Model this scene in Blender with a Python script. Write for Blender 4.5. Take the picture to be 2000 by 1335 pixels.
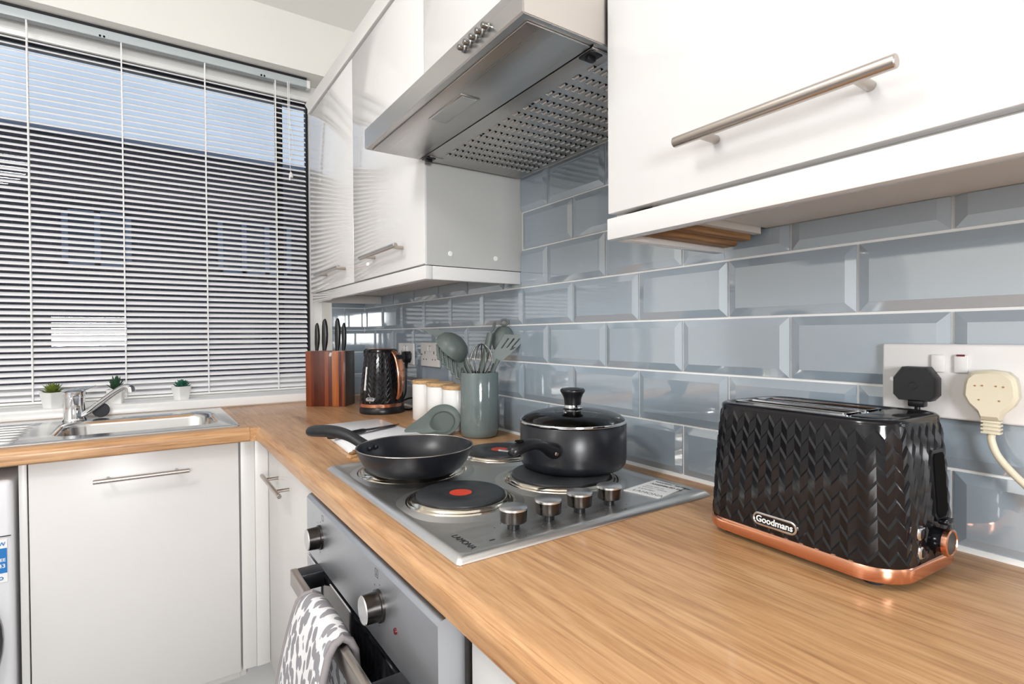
import bpy, bmesh, math, random
from mathutils import Vector, Matrix
PI = math.pi
R_ = math.radians
for o in list(bpy.data.objects):
    bpy.data.objects.remove(o)
scene = bpy.context.scene
COL = scene.collection

# ------------------------------------------------------------------ camera
cam_d = bpy.data.cameras.new('camera')
cam = bpy.data.objects.new('camera', cam_d)
COL.objects.link(cam)
yaw, pit, rol, FPX = 0.5963, -0.0126, -0.0065, 1049.8
fw = Vector((math.sin(yaw)*math.cos(pit), math.cos(yaw)*math.cos(pit), math.sin(pit)))
sd = Vector((math.cos(yaw), -math.sin(yaw), 0))
up = sd.cross(fw)
s2 = sd*math.cos(rol) + up*math.sin(rol)
u2 = -sd*math.sin(rol) + up*math.cos(rol)
M = Matrix((s2, u2, -fw)).transposed().to_4x4()
M.translation = Vector((-0.8324, -0.3496, 1.1778))
cam.matrix_world = M
cam_d.sensor_width = 36
cam_d.lens = FPX*36/2000
cam_d.clip_start = 0.02
scene.camera = cam

# ------------------------------------------------------------------ world, lights, exposure
w = bpy.data.worlds.new('world')
scene.world = w
w.use_nodes = True
nt = w.node_tree
bg = nt.nodes['Background']
tc = nt.nodes.new('ShaderNodeTexCoord')
nz = nt.nodes.new('ShaderNodeTexNoise')
nz.inputs['Scale'].default_value = 2.2
nz.inputs['Detail'].default_value = 5
rp = nt.nodes.new('ShaderNodeValToRGB')
rp.color_ramp.elements[0].position = 0.3
rp.color_ramp.elements[0].color = (0.32, 0.40, 0.50, 1)
rp.color_ramp.elements[1].position = 0.72
rp.color_ramp.elements[1].color = (0.70, 0.78, 0.86, 1)
nt.links.new(tc.outputs['Generated'], nz.inputs['Vector'])
nt.links.new(nz.outputs['Fac'], rp.inputs['Fac'])
nt.links.new(rp.outputs['Color'], bg.inputs['Color'])
bg.inputs['Strength'].default_value = 1.15

def area(name, loc, target, sx, sy, power, color=(1, 1, 1)):
    d = bpy.data.lights.new(name, 'AREA')
    d.shape = 'RECTANGLE'
    d.size, d.size_y, d.energy, d.color = sx, sy, power, color
    o = bpy.data.objects.new(name, d)
    COL.objects.link(o)
    o.location = loc
    o.rotation_euler = (Vector(target)-Vector(loc)).to_track_quat('-Z', 'Y').to_euler()
    return o
area('left_fill_light', (-2.60, 0.15, 1.55), (-0.2, 0.35, 1.1), 1.5, 1.3, 2.0, (1, 0.985, 0.97))  # soft fill light added on the left, no doorway opens there
area('room_lamp', (-2.30, 0.15, 1.85), (-0.3, 0.4, 1.1), 0.16, 0.16, 2.6, (1, 0.985, 0.96))
area('rear_window_daylight', (-1.28, -1.75, 1.36), (-1.05, 2.3, 1.30), 0.58, 0.52, 38, (0.97, 0.985, 1.0))
pd = bpy.data.lights.new('ceiling_light', 'POINT'); pd.energy = 28; pd.shadow_soft_size = 0.16; pd.color = (1, 0.985, 0.96)
po = bpy.data.objects.new('ceiling_light', pd); COL.objects.link(po); po.location = (-1.60, 0.25, 2.30)

vs = scene.view_settings
vs.view_transform = 'Standard'
vs.look = 'None'
vs.gamma = 1
vs.use_curve_mapping = False
vs.exposure = 0.20
scene.cycles.max_bounces = 10
scene.cycles.diffuse_bounces = 5
scene.cycles.glossy_bounces = 5
scene.cycles.transmission_bounces = 6
scene.cycles.transparent_max_bounces = 12
scene.cycles.caustics_reflective = False
scene.cycles.caustics_refractive = False
scene.cycles.sample_clamp_indirect = 6

# ------------------------------------------------------------------ materials
MATS = {}
def mat(name, color=(0.8, 0.8, 0.8), rough=0.5, metal=0.0, spec=0.5, coat=0.0, emis=None, estr=0, aniso=0.0, trans=0.0, ior=1.45):
    m = bpy.data.materials.new(name)
    m.use_nodes = True
    b = m.node_tree.nodes['Principled BSDF']
    b.inputs['Base Color'].default_value = (*color, 1)
    b.inputs['Roughness'].default_value = rough
    b.inputs['Metallic'].default_value = metal
    b.inputs['Specular IOR Level'].default_value = spec
    b.inputs['Coat Weight'].default_value = coat
    b.inputs['Coat Roughness'].default_value = 0.04
    b.inputs['Anisotropic'].default_value = aniso
    b.inputs['Transmission Weight'].default_value = trans
    b.inputs['IOR'].default_value = ior
    if emis:
        b.inputs['Emission Color'].default_value = (*emis, 1)
        b.inputs['Emission Strength'].default_value = estr
    MATS[name] = m
    return m
def N(m, t): return m.node_tree.nodes.new('ShaderNode'+t)
def L(m, a, b): m.node_tree.links.new(a, b)
def bsdf(m): return m.node_tree.nodes['Principled BSDF']
def coords(m, scale, kind='Object', rot=(0, 0, 0)):
    t = N(m, 'TexCoord'); mp = N(m, 'Mapping')
    mp.inputs['Scale'].default_value = scale
    mp.inputs['Rotation'].default_value = rot
    L(m, t.outputs[kind], mp.inputs['Vector'])
    return mp.outputs['Vector']
def noise(m, vec, scale, detail=3, dist=0.0, rough=0.5):
    n = N(m, 'TexNoise')
    n.inputs['Scale'].default_value = scale
    n.inputs['Detail'].default_value = detail
    n.inputs['Distortion'].default_value = dist
    n.inputs['Roughness'].default_value = rough
    L(m, vec, n.inputs['Vector'])
    return n.outputs['Fac']
def ramp(m, fac, stops, interp='LINEAR'):
    r = N(m, 'ValToRGB')
    r.color_ramp.interpolation = interp
    while len(r.color_ramp.elements) < len(stops):
        r.color_ramp.elements.new(0.5)
    for e, (p, c) in zip(r.color_ramp.elements, stops):
        e.position = p
        e.color = (*c, 1) if len(c) == 3 else c
    L(m, fac, r.inputs['Fac'])
    return r.outputs['Color']
def bump(m, fac, strength=0.2, dist=0.001):
    b = N(m, 'Bump')
    b.inputs['Strength'].default_value = strength
    b.inputs['Distance'].default_value = dist
    L(m, fac, b.inputs['Height'])
    L(m, b.outputs['Normal'], bsdf(m).inputs['Normal'])
def mixc(m, fac, a, b, mode='MIX'):
    x = N(m, 'Mix'); x.data_type = 'RGBA'; x.blend_type = mode
    if isinstance(fac, float): x.inputs[0].default_value = fac
    else: L(m, fac, x.inputs[0])
    for i, v in ((6, a), (7, b)):
        if isinstance(v, tuple): x.inputs[i].default_value = (*v, 1)
        else: L(m, v, x.inputs[i])
    return x.outputs[2]

def wood(name, axis, cols, rough=0.32):
    """laminate with long grain along axis 'x' or 'y'"""
    m = mat(name, rough=rough, coat=0.08)
    long_, sh = 1.0, 13.0
    sc = (sh, long_, sh) if axis == 'y' else (long_, sh, sh)
    v = coords(m, sc)
    fine = noise(m, v, 9.0, 6, 0.25, 0.62)
    sc2 = (6.0, 0.85, 6.0) if axis == 'y' else (0.85, 6.0, 6.0)
    v2 = coords(m, sc2)
    big = noise(m, v2, 1.6, 2, 0.7)
    wv = N(m, 'Math'); wv.operation = 'MULTIPLY'; wv.inputs[1].default_value = 15.0
    L(m, big, wv.inputs[0])
    sn = N(m, 'Math'); sn.operation = 'SINE'
    L(m, wv.outputs[0], sn.inputs[0])
    rings = N(m, 'MapRange')
    rings.inputs['From Min'].default_value = -1
    L(m, sn.outputs[0], rings.inputs['Value'])
    c1 = ramp(m, fine, [(0.30, cols[0]), (0.48, cols[1]), (0.66, cols[2])])
    c2 = ramp(m, rings.outputs[0], [(0.0, cols[0]), (0.35, cols[1]), (1.0, cols[2])])
    c = mixc(m, 0.40, c1, c2)
    sc3 = (90.0, 1.6, 90.0) if axis == 'y' else (1.6, 90.0, 90.0)
    pores = noise(m, coords(m, sc3), 3.0, 4, 0.1, 0.7)
    pr = ramp(m, pores, [(0.36, (0.70, 0.63, 0.57)), (0.47, (1, 1, 1))])
    c = mixc(m, 0.85, c, pr, 'MULTIPLY')
    L(m, c, bsdf(m).inputs['Base Color'])
    bump(m, pores, 0.12, 0.0005)
    return m
OAK = ((0.27, 0.122, 0.048), (0.49, 0.262, 0.118), (0.64, 0.385, 0.200))
wood('oak_y', 'y', OAK)
wood('oak_x', 'x', OAK)
mat('white_gloss', (0.73, 0.718, 0.71), 0.10, coat=0.2)
mat('white_base', (0.71, 0.69, 0.675), 0.30)
mat('white_satin', (0.71, 0.70, 0.68), 0.32)
mat('white_panel', (0.71, 0.695, 0.67), 0.3)
mat('carcass', (0.70, 0.68, 0.65), 0.45)
mat('plinth', (0.62, 0.61, 0.6), 0.35)
m = mat('wall_paint', (0.80, 0.79, 0.755), 0.75)
bump(m, noise(m, coords(m, (1, 1, 1)), 90, 3), 0.08, 0.001)
m = mat('ceiling_paint', (0.88, 0.875, 0.86), 0.8)
bump(m, noise(m, coords(m, (1, 1, 1)), 60, 2), 0.05, 0.001)
m = mat('tile', (0.285, 0.36, 0.40), 0.05, coat=0.0, ior=2.4)
oi = N(m, 'ObjectInfo')
L(m, ramp(m, oi.outputs['Random'], [(0, (0.290, 0.352, 0.412)), (1, (0.322, 0.388, 0.450))]), bsdf(m).inputs['Base Color'])
bump(m, noise(m, coords(m, (1, 1, 1)), 14, 2), 0.10, 0.0012)
mat('grout', (0.86, 0.85, 0.83), 0.8)
mat('sealant', (0.82, 0.81, 0.79), 0.4)
def steel(name, color, rough, axis, amt=0.10, fine=260.0, bmp=0.05):
    m = mat(name, color, rough, metal=1.0)
    sc = {'x': (1.5, fine, fine), 'y': (fine, 1.5, fine), 'z': (fine, fine, 1.5)}[axis]
    f = noise(m, coords(m, sc), 1.0, 3)
    r = N(m, 'MapRange')
    r.inputs['To Min'].default_value = max(0.02, rough-amt)
    r.inputs['To Max'].default_value = rough+amt
    L(m, f, r.inputs['Value'])
    L(m, r.outputs[0], bsdf(m).inputs['Roughness'])
    if bmp: bump(m, f, bmp, 0.0004)
    return m
steel('hob_steel', (0.76, 0.75, 0.735), 0.36, 'x')
steel('oven_steel', (0.62, 0.645, 0.69), 0.40, 'y', 0.06, 300.0, 0.0)
steel('hood_steel', (0.52, 0.51, 0.50), 0.30, 'y', 0.07, 420.0, 0.0)
steel('hood_side_steel', (0.66, 0.61, 0.57), 0.36, 'y', 0.06, 300.0, 0.0)
steel('sink_steel', (0.72, 0.72, 0.72), 0.18, 'x', 0.06)
mat('bar_steel', (0.52, 0.47, 0.43), 0.27, metal=1)
mat('chrome', (0.72, 0.73, 0.76), 0.06, metal=1)
mat('trim_ring', (0.72, 0.66, 0.56), 0.12, metal=1)
mat('knob_cap', (0.80, 0.80, 0.81), 0.33, metal=1)
mat('knob_side', (0.075, 0.068, 0.064), 0.26, metal=1)
mat('wire_dark', (0.25, 0.25, 0.24), 0.25, metal=1)
mat('black_plastic', (0.010, 0.010, 0.012), 0.30)
mat('matt_black', (0.012, 0.0125, 0.015), 0.42)
mat('black_gloss', (0.006, 0.006, 0.008), 0.135)
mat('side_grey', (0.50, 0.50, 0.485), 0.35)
mat('rubber_black', (0.02, 0.022, 0.026), 0.55)
mat('gasket', (0.012, 0.012, 0.016), 0.5)
m = mat('nonstick', (0.012, 0.013, 0.017), 0.30, spec=0.5)
bump(m, noise(m, coords(m, (1, 1, 1)), 900, 2), 0.12, 0.0003)
m = mat('cast_iron', (0.030, 0.032, 0.036), 0.40, spec=0.5)
bump(m, noise(m, coords(m, (1, 1, 1)), 700, 2), 0.15, 0.0003)
mat('red_dot', (0.62, 0.06, 0.03), 0.4)
mat('red_lamp', (0.12, 0.004, 0.01), 0.15)
mat('copper', (0.86, 0.42, 0.27), 0.16, metal=1)
mat('sage', (0.105, 0.130, 0.122), 0.42)
mat('sage_glaze', (0.135, 0.170, 0.170), 0.10, coat=0.3)
mat('ceramic_white', (0.85, 0.85, 0.84), 0.22)
m = mat('bamboo', (0.58, 0.36, 0.18), 0.45)
L(m, ramp(m, noise(m, coords(m, (4, 60, 60)), 2, 3), [(0.3, (0.46, 0.27, 0.12)), (0.7, (0.68, 0.45, 0.24))]), bsdf(m).inputs['Base Color'])
m = mat('raw_wood', (0.30, 0.16, 0.07), 0.7)
L(m, ramp(m, noise(m, coords(m, (6, 80, 80)), 2, 3), [(0.3, (0.16, 0.075, 0.03)), (0.7, (0.42, 0.24, 0.11))]), bsdf(m).inputs['Base Color'])
m = mat('board_white', (0.86, 0.87, 0.9), 0.35)
mat('slat_white', (0.92, 0.92, 0.94), 0.38)
mat('cord_white', (0.84, 0.84, 0.84), 0.7)
mat('upvc', (0.84, 0.835, 0.82), 0.25)
mat('headrail', (0.50, 0.55, 0.57), 0.3)
mat('clear_plastic', (0.85, 0.9, 0.9), 0.15, trans=0.5)
mat('socket_white', (0.72, 0.715, 0.72), 0.25)
mat('old_plug', (0.66, 0.61, 0.48), 0.4)
mat('dark_hole', (0.004, 0.004, 0.004), 0.9, spec=0.1)
mat('brass_stain', (0.35, 0.17, 0.06), 0.7)
mat('label_white', (0.82, 0.82, 0.81), 0.45)
mat('label_blue', (0.02, 0.18, 0.50), 0.35)
mat('ink', (0.015, 0.015, 0.02), 0.5)
mat('ink_grey', (0.10, 0.10, 0.10), 0.5)
mat('appliance_white', (0.74, 0.74, 0.765), 0.22)
mat('floor_grey', (0.33, 0.33, 0.34), 0.45)
mat('soil', (0.05, 0.035, 0.02), 0.9)
for nm, a, b in (('leaf_yellow', (0.10, 0.15, 0.02), (0.22, 0.27, 0.05)), ('leaf_dark', (0.015, 0.05, 0.025), (0.04, 0.10, 0.05)), ('leaf_teal', (0.02, 0.11, 0.07), (0.05, 0.20, 0.13))):
    m = mat(nm, a, 0.45)
    L(m, ramp(m, noise(m, coords(m, (1, 1, 1)), 60, 2), [(0.3, a), (0.7, b)]), bsdf(m).inputs['Base Color'])
# knife block: glued strips of red-brown hardwood
m = mat('block_wood', (0.3, 0.1, 0.03), 0.28, coat=0.3)
v = coords(m, (75, 0.0, 0.0))
st = N(m, 'TexVoronoi'); st.voronoi_dimensions = '1D'; st.inputs['Scale'].default_value = 1
sx = N(m, 'SeparateXYZ'); L(m, v, sx.inputs[0]); L(m, sx.outputs[0], st.inputs['W'])
sep = N(m, 'SeparateColor'); L(m, st.outputs['Color'], sep.inputs[0])
base = ramp(m, sep.outputs[0], [(0.0, (0.075, 0.012, 0.007)), (0.40, (0.15, 0.028, 0.011)), (0.75, (0.33, 0.082, 0.020)), (1.0, (0.46, 0.16, 0.04))])
gr = ramp(m, noise(m, coords(m, (130, 130, 6)), 1.5, 4, 0.2), [(0.3, (0.6, 0.55, 0.5)), (0.65, (1.15, 1.1, 1.0))])
L(m, mixc(m, 0.8, base, gr, 'MULTIPLY'), bsdf(m).inputs['Base Color'])
mat('block_side', (0.055, 0.028, 0.024), 0.3, coat=0.2)
# leopard fabric
m = mat('leopard', (0.8, 0.8, 0.8), 0.9)
v = coords(m, (12, 28, 17), rot=(R_(-20), 0, 0))
vz = N(m, 'TexNoise'); vz.inputs['Scale'].default_value = 1.1; L(m, v, vz.inputs['Vector'])
mv = N(m, 'Mix'); mv.data_type = 'VECTOR'; mv.inputs[0].default_value = 0.16
L(m, v, mv.inputs[4]); L(m, vz.outputs['Color'], mv.inputs[5])
vo = N(m, 'TexVoronoi'); vo.inputs['Scale'].default_value = 3.0; vo.feature = 'F1'
L(m, mv.outputs[1], vo.inputs['Vector'])
n2 = noise(m, v, 3.2, 2)
ad = N(m, 'Math'); ad.operation = 'ADD'; L(m, vo.outputs['Distance'], ad.inputs[0])
sc_ = N(m, 'Math'); sc_.operation = 'MULTIPLY'; sc_.inputs[1].default_value = 0.45; L(m, n2, sc_.inputs[0]); L(m, sc_.outputs[0], ad.inputs[1])
L(m, ramp(m, ad.outputs[0], [(0.0, (0.27, 0.26, 0.28)), (0.715, (0.27, 0.26, 0.28)), (0.74, (0.76, 0.75, 0.76))]), bsdf(m).inputs['Base Color'])
bump(m, noise(m, coords(m, (1, 1, 1)), 70, 3), 0.4, 0.004)
mat('binding', (0.27, 0.245, 0.25), 0.9)
# window pane: clear with the mirror of a real pane
def pane_mat(name, tint, ior=1.5, rough=0.0):
    m = bpy.data.materials.new(name); m.use_nodes = True
    n = m.node_tree.nodes
    n.remove(n['Principled BSDF'])
    out = n['Material Output']
    tr = n.new('ShaderNodeBsdfTransparent'); tr.inputs[0].default_value = (*tint, 1)
    gl = n.new('ShaderNodeBsdfGlossy'); gl.inputs['Roughness'].default_value = rough
    fr = n.new('ShaderNodeFresnel'); fr.inputs['IOR'].default_value = ior
    mx = n.new('ShaderNodeMixShader')
    L(m, fr.outputs[0], mx.inputs[0]); L(m, tr.outputs[0], mx.inputs[1]); L(m, gl.outputs[0], mx.inputs[2])
    L(m, mx.outputs[0], out.inputs['Surface'])
    MATS[name] = m
pane_mat('pane', (0.93, 0.96, 1.0))
pane_mat('lid_glass', (0.86, 0.90, 0.90), 1.6)
# outside
m = mat('dark_brick', (0.05, 0.04, 0.045), 0.9)
bk = N(m, 'TexBrick'); bk.inputs['Scale'].default_value = 4.4
bk.inputs['Color1'].default_value = (0.036, 0.028, 0.034, 1); bk.inputs['Color2'].default_value = (0.05, 0.037, 0.04, 1)
bk.inputs['Mortar'].default_value = (0.085, 0.08, 0.09, 1)
bk.inputs['Mortar Size'].default_value = 0.02
cc = N(m, 'CombineXYZ'); sp = N(m, 'SeparateXYZ'); tcc = N(m, 'TexCoord')
L(m, tcc.outputs['Object'], sp.inputs[0]); L(m, sp.outputs[0], cc.inputs[0]); L(m, sp.outputs[2], cc.inputs[1]); L(m, cc.outputs[0], bk.inputs['Vector'])
L(m, bk.outputs['Color'], bsdf(m).inputs['Base Color'])
mat('far_frame', (0.16, 0.18, 0.23), 0.6)
mat('far_glass', (0.03, 0.035, 0.045), 0.15)
mat('asphalt', (0.08, 0.08, 0.085), 0.9)

# ------------------------------------------------------------------ mesh helpers
class MB:
    def __init__(self):
        self.bm = bmesh.new(); self.mats = []
    def mi(self, m):
        if m not in self.mats: self.mats.append(m)
        return self.mats.index(m)
    def _merge(self, b2, m, smooth):
        i = self.mi(m)
        for f in b2.faces: f.material_index = i; f.smooth = smooth
        me = bpy.data.meshes.new('tmp'); b2.to_mesh(me); b2.free()
        self.bm.from_mesh(me); bpy.data.meshes.remove(me)
    def box(self, lo, hi, m, bev=0.0, seg=2):
        b = bmesh.new()
        bmesh.ops.create_cube(b, size=1)
        c = [(a+d)/2 for a, d in zip(lo, hi)]; s = [abs(d-a) for a, d in zip(lo, hi)]
        for v in b.verts: v.co = Vector([c[k]+v.co[k]*s[k] for k in range(3)])
        if bev > 0:
            bmesh.ops.bevel(b, geom=b.edges[:], offset=min(bev, min(s)*0.49), segments=seg, profile=0.5, affect='EDGES')
        self._merge(b, m, bev > 0)
        return self
    def faces(self, vs, fs, m, smooth=False):
        b = bmesh.new()
        V = [b.verts.new(v) for v in vs]
        for f in fs:
            try: b.faces.new([V[k] for k in f])
            except ValueError: pass
        bmesh.ops.recalc_face_normals(b, faces=b.faces[:])
        self._merge(b, m, smooth)
        return self
    def rings(self, loops, m, closed=True, cap0=True, cap1=True, smooth=True):
        n = len(loops[0]); vs = [p for l in loops for p in l]; fs = []
        for k in range(len(loops)-1):
            for j in range(n if closed else n-1):
                a = k*n+j; b_ = k*n+(j+1) % n
                fs.append((a, b_, b_+n, a+n))
        if cap0: fs.append(tuple(range(n))[::-1])
        if cap1: fs.append(tuple((len(loops)-1)*n+j for j in range(n)))
        return self.faces(vs, fs, m, smooth)
    def lathe(self, prof, m, c=(0, 0, 0), n=48, cap0=True, cap1=True, axis='z'):
        loops = []
        for r, z in prof:
            l = []
            for j in range(n):
                a = 2*PI*j/n
                if axis == 'z': p = (c[0]+r*math.cos(a), c[1]+r*math.sin(a), c[2]+z)
                elif axis == 'x': p = (c[0]+z, c[1]+r*math.cos(a), c[2]+r*math.sin(a))
                else: p = (c[0]+r*math.cos(a), c[1]+z, c[2]+r*math.sin(a))
                l.append(p)
            loops.append(l)
        return self.rings(loops, m, True, cap0, cap1)
    def tube(self, pts, r, m, n=12, closed=False, squash=1.0, caps=True):
        pts = [Vector(p) for p in pts]; N_ = len(pts)
        rs = r if isinstance(r, (list, tuple)) else [r]*N_
        loops = []; prev = None
        for k in range(N_):
            if closed: t = pts[(k+1) % N_]-pts[k-1]
            else: t = pts[min(k+1, N_-1)]-pts[max(k-1, 0)]
            t.normalize()
            if prev is None:
                a = Vector((0, 0, 1)) if abs(t.z) < 0.9 else Vector((1, 0, 0))
                u = a.cross(t).normalized()
            else:
                u = (prev-t*prev.dot(t)).normalized()
            prev = u; v = t.cross(u)
            loops.append([pts[k]+(u*math.cos(2*PI*j/n)+v*squash*math.sin(2*PI*j/n))*rs[k] for j in range(n)])
        if closed: loops.append(loops[0])
        return self.rings(loops, m, True, caps and not closed, caps and not closed)
    def prism(self, poly, axis, a0, a1, m, smooth=False):
        """poly of 2-tuples in the two other axes (order x,y,z without the axis)"""
        def mk(p, a):
            q = list(p); q.insert('xyz'.index(axis), a); return tuple(q)
        n = len(poly)
        vs = [mk(p, a0) for p in poly]+[mk(p, a1) for p in poly]
        fs = [tuple(range(n)), tuple(range(n, 2*n))[::-1]]+[(j, (j+1) % n, (j+1) % n+n, j+n) for j in range(n)]
        return self.faces(vs, fs, m, smooth)
    def build(self, name, parent=None, angle=38):
        me = bpy.data.meshes.new(name)
        bmesh.ops.remove_doubles(self.bm, verts=self.bm.verts[:], dist=1e-6)
        self.bm.to_mesh(me); self.bm.free()
        for k in self.mats: me.materials.append(MATS[k])
        try: me.set_sharp_from_angle(angle=R_(angle))
        except Exception: pass
        o = bpy.data.objects.new(name, me); COL.objects.link(o)
        if parent: o.parent = parent
        return o
def tag(o, label=None, cat=None, group=None, kind=None):
    for k, v in (('label', label), ('category', cat), ('group', group), ('kind', kind)):
        if v: o[k] = v
    return o
def thing(name, label, cat, loc=(0, 0, 0), rz=0.0, group=None):
    o = bpy.data.objects.new(name, None); COL.objects.link(o)
    o.empty_display_size = 0.05
    o.location = loc; o.rotation_euler = (0, 0, rz)
    return tag(o, label, cat, group)
def struct(o): o['kind'] = 'structure'; return o
def text(name, s, size, origin, xd, yd, mname, parent=None, thick=0.0002, align='LEFT', shear=0.0, sx=1.0, bold=0.0):
    cu = bpy.data.curves.new(name, 'FONT'); cu.body = s; cu.size = size
    cu.extrude = thick; cu.align_x = align; cu.align_y = 'CENTER'; cu.shear = shear; cu.offset = bold; cu.resolution_u = 3
    t = bpy.data.objects.new(name, cu); COL.objects.link(t)
    dg = bpy.context.evaluated_depsgraph_get(); dg.update()
    me = bpy.data.meshes.new_from_object(t.evaluated_get(dg))
    bpy.data.objects.remove(t); bpy.data.curves.remove(cu)
    X = Vector(xd).normalized(); Y = Vector(yd).normalized(); Z = X.cross(Y)
    T = Matrix((X*sx, Y, Z)).transposed().to_4x4(); T.translation = Vector(origin)
    me.transform(T); me.name = name
    me.materials.clear(); me.materials.append(MATS[mname])
    o = bpy.data.objects.new(name, me); COL.objects.link(o)
    if parent: o.parent = parent
    return o
def copy_tree(o, parent=None):
    c = o.copy(); COL.objects.link(c); c.parent = parent
    for ch in o.children: copy_tree(ch, c)
    return c
def rrect(cx, cy, hx, hy, r, z, n=6):
    pts = []
    for (qx, qy, a0) in ((1, 1, 0), (-1, 1, 90), (-1, -1, 180), (1, -1, 270)):
        for k in range(n+1):
            a = R_(a0+90*k/n)
            pts.append((cx+qx*(hx-r)+r*math.cos(a), cy+qy*(hy-r)+r*math.sin(a), z))
    return pts
def bez(p0, p1, p2, p3, n=12):
    out = []
    for k in range(n+1):
        t = k/n; s = 1-t
        out.append(tuple(s**3*a+3*s*s*t*b+3*s*t*t*c+t**3*d for a, b, c, d in zip(p0, p1, p2, p3)))
    return out
def catmull(P, n=6):
    P = [Vector(p) for p in P]; Q = [P[0]*2-P[1]]+P+[P[-1]*2-P[-2]]; out = []
    for k in range(1, len(Q)-2):
        a, b, c, d = Q[k-1:k+3]
        for j in range(n):
            t = j/n
            out.append(0.5*((2*b)+(c-a)*t+(2*a-5*b+4*c-d)*t*t+(3*b-a-3*c+d)*t**3))
    out.append(P[-1])
    return out

# ------------------------------------------------------------------ setting
WZ = 0.91            # worktop top
YW = 2.07            # tiled return wall
YB = 2.345            # window wall
CZ = 2.55            # ceiling
XL, YR = -2.75, -2.3
struct(MB().box((XL-0.1, YR-0.1, -0.1), (0.1, 2.6, 0.0), 'floor_grey').build('floor'))
struct(MB().box((XL-0.1, YR-0.1, CZ), (0.1, 2.6, CZ+0.1), 'ceiling_paint').build('ceiling'))
wr = struct(MB().box((0.0, YR-0.1, 0), (0.12, 2.6, CZ), 'wall_paint').build('wall_right'))
struct(MB().box((XL-0.12, YR-0.1, 0), (XL, 2.6, CZ), 'wall_paint').build('wall_left'))
struct(MB().box((XL, YR-0.12, 0), (0, YR, CZ), 'wall_paint').build('wall_rear'))
WX0 = -1.95
b = MB()
b.box((XL, 1.965, 0), (-0.16, 2.5, 0.905), 'wall_paint')
b.box((-0.16, YW, 0), (0.0, 2.5, CZ), 'wall_paint')
b.box((XL, YW, 0.905), (WX0, 2.5, 2.316), 'wall_paint')
b.box((XL, YW, 2.316), (-0.16, 2.5, CZ), 'wall_paint')
wb = struct(b.build('wall_back'))

# tiles (bevelled metro), each its own piece
TP, TH, G = 0.203, 0.09868, 0.0040
def tile_bm(w_, h_, cutl=False, cutr=False, cutt=False):
    """local: y along wall, z up, front towards -x"""
    f = 0.0135; t0, t1 = -0.0045, -0.0085
    l = 0.0 if cutl else f; r = 0.0 if cutr else f; t = 0.0 if cutt else f
    if w_ < 0.03: l = r = 0.0
    o = [(0, 0), (w_, 0), (w_, h_), (0, h_)]
    i = [(l, f), (w_-r, f), (w_-r, h_-t), (l, h_-t)]
    vs = [(0, y, z) for y, z in o]+[(t0, y, z) for y, z in o]+[(t1, y, z) for y, z in i]
    fs = [(j, (j+1) % 4, (j+1) % 4+4, j+4) for j in range(4)]+[(j+4, (j+1) % 4+4, (j+1) % 4+8, j+8) for j in range(4)]+[(8, 9, 10, 11)]
    return vs, fs
TILE = {}
def tile_mesh(key):
    if key not in TILE:
        w_, h_, a, c, d = key
        vs, fs = tile_bm(w_, h_, a, c, d)
        me = bpy.data.meshes.new('tile'); me.from_pydata(vs, [], fs); me.materials.append(MATS['tile']); me.update()
        bm = bmesh.new(); bm.from_mesh(me); bmesh.ops.recalc_face_normals(bm, faces=bm.faces[:]); bm.to_mesh(me); bm.free()
        TILE[key] = me
    return TILE[key]
def put_tile(y0, y1, z0, z1, cl, cr, ct, parent, back=False):
    k = (round(y1-y0, 4), round(z1-z0, 4), cl, cr, ct)
    o = bpy.data.objects.new('tile', tile_mesh(k)); COL.objects.link(o); o.parent = parent
    if back:
        o.rotation_euler = (0, 0, PI/2)          # local y -> world -x, tile front -> world -y
        o.location = (y1, YW-0.0015, z0)
    else:
        o.location = (-0.0015, y0, z0)
YMIN = -0.62
ROW0 = 0.9092
for r in range(7):
    z0 = ROW0+r*TH+G/2 if r else WZ+0.0035
    z1 = ROW0+(r+1)*TH-G/2
    half = (r % 2 == 0)
    shift = (-0.5*TP-0.0035) if half else 0.0025
    k0 = -5
    for k in range(k0, 14):
        a = shift+k*TP+G/2; c = shift+(k+1)*TP-G/2
        y0, y1 = max(a, YMIN), min(c, YW-0.008)
        if y1-y0 < 0.012: continue
        zz1 = z1
        if r >= 4:      # wall cupboards cover the wall above here except behind the hob
            if r == 4:
                segs = [(y0, y1)]
            else:
                segs = [(max(y0, 0.212), min(y1, 0.818))]
        else:
            segs = [(y0, y1)]
        for (s0, s1) in segs:
            if s1-s0 < 0.012: continue
            inh = s0 > 0.20 and s1 < 0.83
            ztop = zz1
            ct = False
            if r == 4 and not (s0 >= 0.205 and s1 <= 0.82):
                # part under a cupboard: full piece below 1.346, tall piece above the hob bay
                if s1 <= 0.212 or s0 >= 0.818:
                    ztop = 1.3455; ct = True
                else:
                    lo, hi = max(s0, 0.212), min(s1, 0.818)
                    if s0 < 0.20: put_tile(s0, 0.2115, z0, 1.3455, s0 > a+1e-4, True, True, wr)
                    if s1 > 0.83: put_tile(0.8185, s1, z0, 1.3455, True, s1 < c-1e-4, True, wr)
                    put_tile(lo, hi, z0, z1, lo > a+1e-4, hi < c-1e-4, False, wr)
                    continue
            if ztop-z0 < 0.02: continue
            put_tile(s0, s1, z0, ztop, s0 > a+1e-4, s1 < c-1e-4, ct, wr)
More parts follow.
